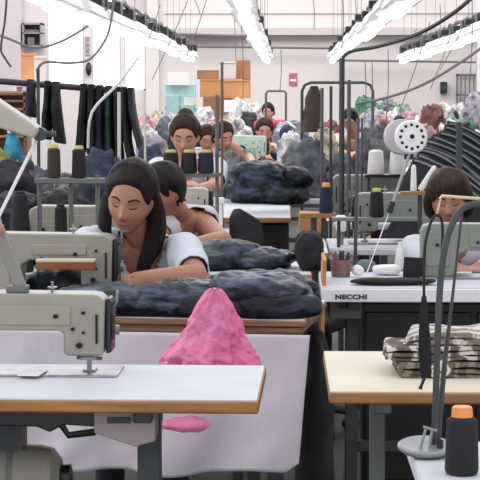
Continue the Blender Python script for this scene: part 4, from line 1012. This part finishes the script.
# ---------------------------------------------------------------- poles, rails and cables
def pole(label, px, ptop, Y, r=.012, z0=0., m=None, lean=0., name='pole'):
    t = P(px, ptop, Y); mb = MB(off=(t.x, Y, z0)); mb.tube([(t.x - lean, Y, z0), (t.x, Y, t.z)], r, 10)
    mb.tube([(t.x - lean, Y, z0), (t.x - lean, Y, z0 + .01)], r * 2.6, 14)
    return tag(mb.build(name, m or m_polegrey), label, 'pole')
pole('tallest dark pole of the right hand cluster, a thick cable leaving its top', 342, 58, 9.45, .014, m=m_steel)
pole('grey pole just right of the tallest dark pole, shorter', 349, 80, 9.4, .010)
pole('light grey pole right of the shorter grey pole, slightly leaning', 358, 118, 8.2, .008, lean=.02)
pole('slim grey pole left of the navy cone', 322, 88, 9.8, .009)
pole('slim dark pole between the navy cone and the hanging coat', 331, 86, 9.9, .008, m=m_steel)
pole('slim pole right of the beige shirted person', 362, 118, 9.7, .006)
pole('brown grey pole beside the third black cone', 222, 62, 9.65, .007, m=mat('brown grey pole', (106, 92, 84), .5))
pole('white painted pole left of the woman in the blouse', 119, 92, 9.7, .009, m=mat('white pole', (206, 206, 204), .5))
pole('dark pole rising beside the tied dark trousers', 38, 68, 14.6, .013, m=m_steel)
pole('thin white pole before the bundles of white cloth', 145, 112, 9.9, .006, m=mat('white pole', (206, 206, 204), .5))
wire('thick dark cable sweeping from the tallest pole up past the lamps', [P(342, 58, 9.45), P(352, 51, 9.45), P(380, 46, 9.4), P(420, 33, 9.2), P(455, 12, 9.0), P(482, -12, 8.9)], .010, m_steel)
wire('grey cable sagging low under the short lamp row', [P(356, 104, 10), P(385, 98, 10), P(420, 86, 10), P(455, 66, 10), P(484, 46, 10)], .008, mat('grey cable', (126, 124, 124), .6))
wire('grey curved cable from the dark pole up towards the lamp row before the windows', [P(38, 68, 14.6), P(46, 62, 14.6), P(70, 63, 14.6), P(90, 59, 14.6), P(104, 42, 14.6), P(110, 26, 14.6), P(114, 0, 14.6), P(117, -20, 14.6)], .011, MATS['grey cable'])
wire('grey cable slung across the niche and windows', [P(-4, 34, 15), P(12, 40, 15), P(30, 47, 15), P(48, 46, 15), P(70, 37, 15), P(95, 20, 15), P(120, -6, 15)], .011, MATS['grey cable'])
wire('thin dark wire hanging at the edge of the lilac pillar', [P(7, -6, 15), P(5, 20, 15), P(1, 48, 15), P(5, 58, 15), P(11, 67, 15)], .009, m_steel)
wire('pale diagonal rod rising from the garment rail', [P(88, 148, 10.2), P(92, 112, 10.2), P(118, 84, 10.4), P(138, 58, 10.6)], .008, mat('white pole', (206, 206, 204), .5), 'rod', 'rod', smooth=4)
wi = [((190, -5), (152, 80), 18, 'thin wire slanting down from the ceiling before the middle pillar'), ((208, -5), (185, 60), 19, 'thin wire slanting down to the end of the lamps before the windows'), ((192, -5), (200, 14), 19, 'short thin wire beside the slanting wire before the middle pillar'), ((160, 5), (148, 40), 20, 'thin wire hanging near the middle pillar'),
      ((232, -5), (236, 60), 22, 'thin vertical wire above the cartons'), ((240, -5), (243, 100), 16, 'thin vertical wire left of the steep lamp row'), ((281, 50), (280, 90), 24, 'thin wire hanging down beside the notice'), ((313, -4), (314, 30), 24, 'short vertical wire high on the back wall'),
      ((343, 0), (340, 60), 9.5, 'dark wire dropping from above to the tallest pole'), ((355, -4), (356, 32), 22, 'wire dropping to the slanting lamp row'), ((365, 60), (364, 130), 14, 'thin vertical wire right of the tallest pole'), ((372, 62), (371, 150), 13, 'thin vertical wire beside the slim pole'), ((388, 50), (386, 120), 14, 'thin vertical wire above the tape reel'), ((430, 22), (396, 120), 15, 'thin wire slanting down to the tape reel'),
      ((440, 4), (439, 40), 20, 'thin dark wire dropping to the short lamp row'), ((415, 30), (414, 52), 20, 'short wire above the end of the short lamp row'), ((472, -4), (470, 80), 16, 'long dark wire hanging before the right hand column'), ((452, 30), (430, 90), 18, 'thin wire slanting from the short lamp row to the speaker box'), ((468, 16), (440, 70), 17, 'second thin wire slanting from the short lamp row')]
for (a, b, Y_, lab) in wi:
    p, q = P(a[0], a[1], Y_), P(b[0], b[1], Y_); wire(lab, [p, (p + q) / 2 + V((.01, 0, 0)), q], .0032 * Y_ / 14, m_greydd, 'wire', 'wire', 5, 4)

# garment rails
def rail(label, px0, px1, ptop, Y, r=.012, m=None, corner=.03):
    a, b = P(px0, ptop, Y), P(px1, ptop, Y); rr = empty('garment_rail', ((a.x + b.x) / 2, Y, 0), label, 'garment rail'); w = (b.x - a.x) / 2; z = a.z
    MB().tube([(-w, 0, .0), (-w, 0, z - corner), (-w + corner * .3, 0, z - corner * .3), (-w + corner, 0, z), (w - corner, 0, z), (w - corner * .3, 0, z - corner * .3), (w, 0, z - corner), (w, 0, 0)], r, 8).build('hoop', m or m_polegrey, rr)
    for s_ in (-1, 1): MB().box((s_ * w, 0, .02), (.04, .5, .04)).build('foot', m or m_polegrey, rr)
    MB().tube([(-w, 0, .35), (w, 0, .35)], r * .8, 8).build('lower_bar', m or m_polegrey, rr)
    return rr
rail('empty thin garment rail below the red notice', 266, 286, 91, 21.2, .012)
rail('grey garment rail with a dark coat at its end', 302, 373, 82.5, 17.85, .014, m_steel, .08)
Yr = 16.0
p0, p1 = P(-14, 80, Yr), P(134, 92, Yr)
r = empty('hanging_pipe', ((p0.x + p1.x) / 2, Yr, 0), 'long dark pipe rail on posts carrying dark trousers before the windows', 'garment rail'); R0 = r.location.copy()
MB().tube([p0 - R0, p1 - R0], .028, 10).build('pipe', mat('dark violet pipe', (58, 50, 58), .5), r)
for p in (p0.lerp(p1, .03), p0.lerp(p1, .97)): MB().tube([V((p.x, p.y, 0)) - R0, p - R0], .02, 8).build('post', m_steel, r)
def hung_trousers(label, px, w_px, dz, mt, seed, out=0.):
    t = (px + 14) / 148; c = p0.lerp(p1, t); w = w_px * Yr / F_PX / 2
    mb = MB(off=c)
    def fn(u, v):
        a = 2 * pi * u; ww = w * (.62 + .5 * v ** .6); d = .16 + .03 * sin(v * 2)
        f = 1 + .18 * noise.fractal(V((cos(a) * 1.5 + seed, sin(a) * 1.5, v * 2.5)), .8, 2., 3) + .10 * sin(a * 4 + seed)
        return (c.x + cos(a) * ww * f + out * v * v, c.y + sin(a) * d * f, c.z + .035 - v * dz - .015 * cos(a) * v)
    mb.grid(fn, 28, 22, True); n = 28; mb.f.append(tuple(range(n))); mb.f.append(tuple(range(n * 21 + n - 1, n * 21 - 1, -1)))
    return tag(mb.build('trousers', mt, angle=180), label, 'trousers')
m_dg = mat('dark green wool', (34, 62, 54), .8, var=.25, vscale=9, bump=.5); m_dk = mat('charcoal wool', (34, 36, 40), .8, var=.3, vscale=9, bump=.5); m_nv = mat('navy wool', (30, 34, 54), .8, var=.3, vscale=9, bump=.5)
for (px, w, dz, mt, sd, out, lab) in [(31, 9, .30, m_nv, 1, 0, 'navy trousers with a pale string on the pipe rail, beside the carton'), (48, 9, .47, m_dk, 2, -.02, 'charcoal trousers hanging alone right of the dark pole, inner pair'), (56, 11, .50, m_dk, 3, .03, 'charcoal trousers hanging alone right of the dark pole, outer pair'),
                                      (84, 9, .55, m_dk, 4, -.03, 'dark trousers at the near end of the long hanging bunch'), (92, 9, .58, m_dk, 5, 0, 'dark trousers second in the long hanging bunch'), (100, 9, .60, m_nv, 6, 0, 'navy trousers left of the dark green pair'), (109, 10, .62, m_dg, 7, 0, 'dark green trousers in the hanging bunch'), (117, 9, .62, m_dk, 8, .02, 'dark trousers right of the dark green pair'), (124, 9, .62, m_dk, 9, .06, 'dark trousers slanting outwards, second from the end of the bunch'), (131, 9, .60, m_dk, 10, .13, 'dark trousers slanting outwards at the end of the bunch')]:
    hung_trousers(lab, px, w, dz, mt, sd, out)
# dark coat on the rail
c = P(314, 86, 17.85)
m = MB(off=c); m.grid(lambda u, v: (c.x + cos(2 * pi * u) * (.03 + .05 * sin(min(1, v * 3) * pi / 2)) * (1 + .2 * noise.noise(V((u * 6, v * 4, 3)))) - .04 * v * v, c.y + sin(2 * pi * u) * .14, c.z - v * .42), 26, 20, True); m.f.append(tuple(range(26))); o = m.build('coat', mat('dark brown coat', (58, 46, 46), .8, var=.3, vscale=8), angle=180); tag(o, 'long dark brown coat hanging on the grey garment rail', 'coat')

# jackets with pale piping on the right
m_jk = mat('black jacket', (22, 24, 30), .7, var=.4, vscale=9, bump=.5, bscale=18); m_pip = mat('pale piping', (128, 132, 142), .7)
rr = empty('jacket_rail', (P(455, 130, 9.4).x, 9.4, 0), 'low dark rail carrying black jackets with pale piping', 'garment rail')
MB().tube([(-.02, -.45, P(430, 123, 9.4).z), (.10, .45, P(440, 123, 9.4).z)], .012, 8).build('bar', m_steel, rr)
for yy, xx in ((-.44, -.02), (.44, .10)): MB().tube([(xx, yy, 0), (xx, yy, P(430, 123, 9.4).z)], .014, 8).build('post', m_steel, rr)
nth = ['first', 'second', 'third', 'fourth', 'fifth', 'sixth', 'seventh', 'eighth', 'ninth']
for i in range(9):
    Yj = 9.85 - .10 * i; a = P(450 - 4.6 * i, 121 + 4.6 * i, Yj)
    def jf(u, v, a=a, i=i):
        # u across from front edge to sleeve, v down
        sl = .22 * u ** 1.5; x = a.x - .01 + u * .36 - v * .13 + .01 * sin(9 * v + i); z = a.z - sl - v * .42
        x += .012 * noise.noise(V((i * 3.1, u * 3, v * 2))); z += .016 * noise.noise(V((i * 2.3, u * 2.5, 7)))
        y = a.y + .03 * sin(u * 7 + i) * v + .03 * noise.noise(V((u * 4, v * 3, i * 2.2))) - .05 * u
        return (x, y, z)
    m = MB(off=a); m.grid(jf, 24, 24); o = m.build('jacket', m_jk, solid=.03, angle=180)
    tag(o, 'black jacket with pale piping, %s from the back of the jacket rail' % nth[i], 'jacket', 'jackets with pale piping')
    for vv in (.03,):
        m = MB(off=(0, 0, 0)); m.tube([V(jf(u, vv)) + V((0, -.02, 0)) - a for u in np.linspace(.02, 1, 14)], .0055, 6); m.build('piping', m_pip, o)

# ---------------------------------------------------------------- middle and far rows: tables, machines and bundles
def far_table(label, px0, px1, py, z=.78, depth=.6, top=None, edge=None):
    a = PZ(px0, py, z); b = P(px1, py, a.y)
    return sewing_table(label, a.x, b.x, a.y, a.y + depth, z=z, top=top or m_white, edge=edge or m_wood, leg_x=(-(b.x - a.x) / 2 + .15, (b.x - a.x) / 2 - .15), th=.04)
far_table('brown table under the pale green machine in front of the beige top', 246, 288, 161, .84, .32, m_wood, m_wood)
sewing_machine('pale green machine in front of the woman in beige', (P(263, 155, 17.6).x, 17.75, .8405), 0, mat('pale green enamel', (186, 206, 190), .45), 1.05, 1.0, L=.22, plate=False)
heap('dark trousers on the brown table beside the pale green machine', P(281, 160, 17.7), (.09, .12, .05), m_denim3, 33, .2, 9, 'trousers', 'trousers', nu=30, nv=18)
cols = {'white': (232, 232, 232), 'pale blue': (184, 192, 206), 'pink': (214, 164, 170), 'navy': (28, 32, 46), 'black': (26, 26, 30), 'grey': (132, 134, 138), 'charcoal': (52, 54, 60), 'red brown': (134, 84, 78), 'cream': (220, 206, 182), 'lilac': (182, 176, 194), 'pale green': (168, 188, 172), 'dark green': (38, 70, 56), 'cyan': (60, 158, 190), 'yellow': (212, 204, 92), 'denim blue': (28, 32, 46), 'maroon': (84, 48, 54)}
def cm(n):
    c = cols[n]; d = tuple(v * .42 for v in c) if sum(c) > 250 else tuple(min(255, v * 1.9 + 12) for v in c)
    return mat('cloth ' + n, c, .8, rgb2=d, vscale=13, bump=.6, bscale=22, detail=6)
# px, py of underside, half width px, height px, distance, colour, label, name
B = [
 (12, 190, 26, 30, 9.4, 'black', 'heap of black jeans at the left edge below the cyan bag', 'jeans'),
 (36, 186, 14, 20, 9.7, 'charcoal', 'charcoal jeans leaning on the black heap at the edge', 'jeans'),
 (98, 182, 17, 34, 9.6, 'denim blue', 'blue black checked jeans behind the black cone', 'jeans'),
 (116, 182, 14, 22, 9.8, 'navy', 'navy jeans behind the white painted pole', 'jeans'),
 (70, 184, 14, 12, 9.6, 'grey', 'grey cloth bundle behind the cone stand', 'bundle'),
 (5, 158, 11, 9, 10.6, 'yellow', 'yellow cloth at the left edge below the cyan bag', 'cloth'),
 (150, 168, 14, 22, 12.2, 'navy', 'navy bundle before the white cloth, left of the blouse', 'bundle'),
 (156, 150, 12, 14, 15.5, 'lilac', 'lilac bundle behind the navy bundle', 'bundle'),
 (148, 140, 11, 12, 17.5, 'white', 'white cloth bundle at the end of the trousers bunch', 'bundle'),
 (146, 126, 9, 12, 22, 'pink', 'pink bundle at the end of the trousers bunch', 'bundle'),
 (158, 122, 9, 10, 24, 'cream', 'cream bundle beside the teal shelf', 'bundle'),
 (165, 132, 8, 14, 20, 'charcoal', 'charcoal bundle below the teal shelf', 'bundle'),
 (175, 128, 8, 14, 22, 'white', 'white bundle below the teal shelf', 'bundle'),
 (204, 122, 10, 16, 24, 'white', 'white hanging cloth left of the carton stack foot', 'cloth'),
 (214, 128, 9, 9, 22, 'pink', 'pink bundle before the carton stack', 'bundle'),
 (228, 124, 10, 7, 24, 'cream', 'cream bundle at the foot of the carton stack', 'bundle'),
 (238, 116, 9, 18, 27, 'white', 'white bundle right of the brown grey pole', 'bundle'),
 (248, 122, 10, 10, 24, 'black', 'black bundle beside the red top', 'bundle'),
 (254, 112, 9, 9, 27, 'white', 'white bundle behind the red top', 'bundle'),
 (244, 134, 9, 8, 20, 'white', 'white bundle left of the woman in beige', 'bundle'),
 (285, 132, 12, 9, 20, 'pale blue', 'pale blue bundle right of the woman in beige', 'bundle'),
 (296, 128, 12, 7, 22, 'grey', 'long grey bundle under the empty rail', 'bundle'),
 (290, 142, 12, 10, 16, 'white', 'white bundle above the brown table end', 'bundle'),
 (310, 146, 7, 10, 14, 'charcoal', 'charcoal bundle below the dark brown coat', 'bundle'),
 (294, 158, 9, 12, 12.4, 'grey', 'grey bundle between the brown table and the coat', 'bundle'),
 (325, 150, 9, 22, 14.5, 'cream', 'cream cloth hanging behind the navy cone', 'cloth'),
 (330, 132, 5, 12, 20, 'maroon', 'maroon bundle left of the tallest dark pole', 'bundle'),
 (366, 108, 12, 12, 24, 'dark green', 'dark green bundle on the grey garment rail', 'bundle'),
 (372, 122, 12, 14, 20, 'pale blue', 'pale blue bundle above the beige shirt', 'bundle'),
 (376, 146, 13, 20, 14, 'charcoal', 'charcoal bundle behind the farther white cone', 'bundle'),
 (384, 152, 12, 20, 13, 'grey', 'grey bundle behind the white cones', 'bundle'),
 (392, 124, 12, 14, 20, 'white', 'white bundle behind the tape reel, larger', 'bundle'),
 (402, 112, 11, 10, 25, 'pale green', 'pale green bundle behind the tape reel', 'bundle'),
 (410, 120, 10, 9, 22, 'pink', 'pink bundle above the tape reel', 'bundle'),
 (388, 108, 11, 8, 27, 'grey', 'grey bundle above the white bundle', 'bundle'),
 (422, 126, 10, 10, 20, 'white', 'white bundle right of the tape reel', 'bundle'),
 (433, 121, 10, 16, 21, 'red brown', 'red brown bundle left of the wall speaker', 'bundle'),
 (444, 112, 10, 8, 26, 'white', 'white bundle under the wall speaker', 'bundle'),
 (450, 124, 9, 9, 22, 'pale green', 'pale green bundle behind the jackets', 'bundle'),
 (466, 130, 12, 12, 19, 'dark green', 'dark green bundle behind the jackets', 'bundle'),
 (478, 118, 8, 26, 22, 'lilac', 'lilac cloth at the right edge under the column', 'cloth'),
 (458, 112, 9, 9, 27, 'white', 'white bundle under the barred grille', 'bundle'),
 (425, 133, 8, 9, 17, 'pink', 'pink patterned bundle at the jacket collar', 'bundle'),
 (178, 140, 9, 12, 18, 'black', 'black bundle behind the tied up brown hair', 'bundle'),
 (232, 158, 8, 8, 13, 'grey', 'grey bundle beside the mint vest', 'bundle'),
 (320, 172, 12, 14, 12.5, 'black', 'black bundle behind the slim poles', 'bundle'),
 (300, 178, 14, 18, 12.3, 'navy', 'navy bundle beside the tallest heap', 'bundle'),
 (340, 174, 12, 20, 12.8, 'charcoal', 'charcoal bundle at the foot of the tallest pole', 'bundle'),
 (360, 172, 12, 14, 12.6, 'black', 'black bundle right of the tallest pole', 'bundle'),
 (215, 176, 10, 10, 12.8, 'white', 'white bundle under the bare forearm', 'bundle'),
]
ROWS = (9.45, 12.4, 15.6, 17.0, 20.0, 22.4, 24.8, 27.2)
rng = {}
for i, (px, py, hw, h, Y_, cn, lab, nm) in enumerate(B):
    Y0 = min(ROWS, key=lambda q: abs(q - Y_)); s = Y0 / F_PX
    top = P(px, py - h, Y0).z; zb = .802 if Y0 > 10 else .782
    c = P(px, py, Y0 + .25 * sin(i * 2.4) * (Y0 > 10)); c.z = zb
    k = max(1., (top - zb) / (h * s))
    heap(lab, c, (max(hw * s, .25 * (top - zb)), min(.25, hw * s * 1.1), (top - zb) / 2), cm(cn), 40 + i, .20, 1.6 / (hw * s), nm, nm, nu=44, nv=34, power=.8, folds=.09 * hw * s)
    a_ = rng.setdefault(Y0, [px, px]); a_[0] = min(a_[0], px - hw - 4); a_[1] = max(a_[1], px + hw + 4)
where = {12.4: 'just behind the tallest heap', 15.6: 'behind the woman in the mint vest', 17.0: 'level with the woman in beige', 20.0: 'behind the woman in beige', 22.4: 'before the red top', 24.8: 'level with the red top', 27.2: 'before the carton stack'}
for Y0, (a_, b_) in rng.items():
    if Y0 < 10: continue
    pa, pb = P(a_, 140, Y0), P(b_, 140, Y0)
    sewing_table('long white stock table piled with bundles, ' + where[Y0], pa.x, pb.x, Y0 - .42, Y0 + .42, z=.80, top=m_white, edge=m_white, th=.03, leg_x=(-(pb.x - pa.x) / 2 + .1, (pb.x - pa.x) / 2 - .1), name='stock_table')
# scraps of cloth strewn over the farthest stock
random.seed(11)
sc_ = [('white', 'small white cloth scrap strewn over the far stock tables', 34), ('black', 'small black cloth scrap strewn over the far stock tables', 26), ('pink', 'small pink cloth scrap strewn over the far stock tables', 14), ('denim blue', 'small blue cloth scrap strewn over the far stock tables', 14), ('red brown', 'small red brown cloth scrap strewn over the far stock tables', 8)]
for cn, lab, n_ in sc_:
    pr = []
    for k in range(4):
        o = heap(lab, V((0, 0, 0)), (.06, .055, .04), cm(cn), 100 + k, .35, 20, 'cloth_scrap', 'cloth', 'scraps of %s cloth over the far tables' % cn, nu=18, nv=12, power=1.)
        pr.append(o)
    for k in range(n_):
        o = pr[k] if k < 4 else pr[k % 4].copy()
        if k >= 4: COL.objects.link(o)
        Y0 = random.choice((20.0, 20.0, 22.4, 24.8, 27.2)); a_, b_ = rng[Y0]
        if random.random() < .5: a_ = max(a_, 360)
        px = random.uniform(a_ + 5, b_ - 5); c = P(px, 140, Y0 - .25 - .1 * random.random()); c.z = .80 + random.choice((0, .0, .06, .14, .2, .28))
        o.location = c; q = .8 + .7 * random.random(); o.scale = (q, q, q * 1.5); o.rotation_euler.z = random.random() * 6
# supports under the far bundles: long stock shelves
def stock_shelf(label, px0, px1, py, Y, depth=.6, m=None):
    a, b = P(px0, py, Y), P(px1, py, Y); r = empty('stock_shelf', ((a.x + b.x) / 2, Y, 0), label, 'shelf'); w = (b.x - a.x)
    MB().box((0, 0, a.z - .02), (w, depth, .03)).build('shelf_board', m or m_white, r)
    MB().box((0, 0, a.z * .5), (w, depth, .025)).build('shelf_board', m or m_white, r)
    for sx in (-1, 1): MB().box2((sx * w / 2 - .02, -depth / 2, 0), (sx * w / 2 + .02, depth / 2, a.z - .03)).build('upright', m or m_white, r)
    return r

# cartons
def carton(label, px0, px1, py0, py1, Y, m, d=.4, rz=0.):
    a, b = P(px0, py1, Y), P(px1, py0, Y); w, h = b.x - a.x, b.z - a.z
    o = empty('cardboard_box', ((a.x + b.x) / 2, Y + d / 2, a.z), label, 'box', rz)
    MB().box((0, 0, h / 2), (w, d, h)).build('carton', m, o, bevel=.006); MB().box((0, -d / 2 - .002, h * .9), (w * .96, .004, .012)).build('flap_seam', m_ply, o)
    return o
carton('brown carton at the foot of the stack by the back wall', 203, 240, 97, 124, 28, m_card)
carton('wide brown carton second in the stack by the back wall', 200, 242, 79, 97, 28, m_card2)
carton('brown carton with a torn top, left on the stack', 197, 219, 70, 79, 28, m_card)
carton('grey white carton on the stack beside the torn one', 219, 236, 62, 79, 28, m_beam)
carton('tall brown carton at the right end of the stack', 236, 250, 60, 80, 28.2, m_card)
carton('orange brown carton right of the brown grey pole', 224, 250, 80, 98, 27.4, m_card2)
carton('tall brown carton under the wall niche', 21, 34, 53, 82, 30, m_card2)
carton('greyish carton beside the tall one under the niche', 34, 46, 56, 84, 30, m_beam)
stock_shelf('pale stand under the carton stack', 198, 252, 124.5, 28.2, .7)
stock_shelf('pale stand under the cartons of the niche', 18, 48, 84.5, 30.2, .7)
# teal glass shelf and white sheets
o = empty('teal_cabinet', (P(180, 100, 29).x, 29, 0), 'teal glazed cabinet by the back wall, white papers on it', 'cabinet')
m_teal = mat('pale teal panel', (160, 198, 200), .5, var=.1); w = 15 * 29 / F_PX; zt_ = P(180, 84, 29).z
MB().box((0, .2, zt_ / 2), (2 * w, .4, zt_)).build('case', m_teal, o, bevel=.01); MB().box((0, -.01, zt_ - .36), (2 * w, .02, .06)).build('drawer_rail', m_greydd, o)
for s_ in (-1, 1): MB().box((s_ * w / 2, -.012, zt_ * .5), (w * .92, .02, zt_ * .8)).build('door', m_teal, o, bevel=.006)
for (a, b, c, d, Y_, lab) in ((168, 189, 72, 85, 28.9, 'large white paper sheet on top of the teal cabinet'), (184, 197, 97, 105, 28.6, 'small white paper sheet on the front of the teal cabinet'), (224, 236, 100, 112, 26, 'white paper sheet with print right of the brown grey pole')):
    p, q = P(a, d, Y_), P(b, c, Y_); m = MB(off=p); m.box2((p.x, Y_, p.z), (q.x, Y_ + .02, q.z)); tag(m.build('paper_sheet', m_paper), lab, 'paper')
# left edge: wooden shelf and cyan bag
o = empty('plank_shelf', (P(8, 110, 17).x, 17, 0), 'brown plank shelf at the left edge behind the lamp', 'shelf')
for k, py in enumerate((94, 101, 109, 117, 126, 136)): MB().box((0, 0, P(8, py, 17).z), (.36, .3, .02)).build('plank', [m_card, m_ply, m_card2][k % 3], o)
for sx in (-.17, .17): MB().box2((sx - .015, -.15, 0), (sx + .015, .15, P(8, 91, 17).z)).build('upright', m_ply, o)
MB().box2((-.17, .14, .2), (.17, .16, P(8, 91, 17).z)).build('back_panel', mat('pinkish board', (190, 152, 136), .8), o)
c = P(13, 162, 9.45); m = MB(off=c); m.grid(lambda u, v: (c.x + cos(2 * pi * u) * (.055 - .032 * v) * (1 + .15 * sin(2 * pi * u * 5 + v * 4)), c.y + sin(2 * pi * u) * .04, c.z + .14 * v), 30, 14, True); m.f.append(tuple(range(30))); m.f.append(tuple(range(30 * 13 + 29, 30 * 13 - 1, -1))); o = m.build('plastic_bag', cm('cyan'), angle=180); tag(o, 'cyan plastic bag with tied white handles at the left edge', 'bag')
for s_ in (-.014, .014): m = MB(); m.tube([(s_, 0, .125), (s_ * 1.4, 0, .155), (s_ * .4, 0, .17)], .008, 6, 3); m.build('handle', m_ywhite, o)

# navy cone on its ochre board among the poles
zb = P(326, 213, 9.0).z
r = empty('cone_shelf', (P(318, 213, 9.0).x, 9.0, 0), 'ochre board on a post carrying the navy cone', 'shelf')
MB().box((0, 0, zb - .011), (.17, .07, .022)).build('shelf_board', mat('ochre board', (150, 116, 62), .6), r, bevel=.003); MB().tube([(-.02, .01, 0), (-.02, .01, zb - .02)], .014, 8).build('post', m_steel, r)
thread_cone('navy thread cone with orange core among the poles', V((P(326, 213, 9.0).x, 9.0, zb)), .032, .140, m_ynavy, m_orange, taper=.85, cap=.018)
o = empty('machine_head', (P(340, 240, 8.7).x, 8.55, .7805), 'small white machine head at the foot of the poles', 'machine'); MB().box((0, 0, .095), (.045, .06, .07)).build('head_case', m_whitep, o, bevel=.008); MB().tube([(0, 0, 0), (0, 0, .07)], .012, 10).build('column', m_chrome, o)
sewing_table('small white table at the foot of the poles, left of the grey green machine', P(318, 240, 8.0).x, .182, 8.0, 8.8, z=.79, top=m_white, edge=m_wood, leg_x=(-.01, .03), legw=.03)
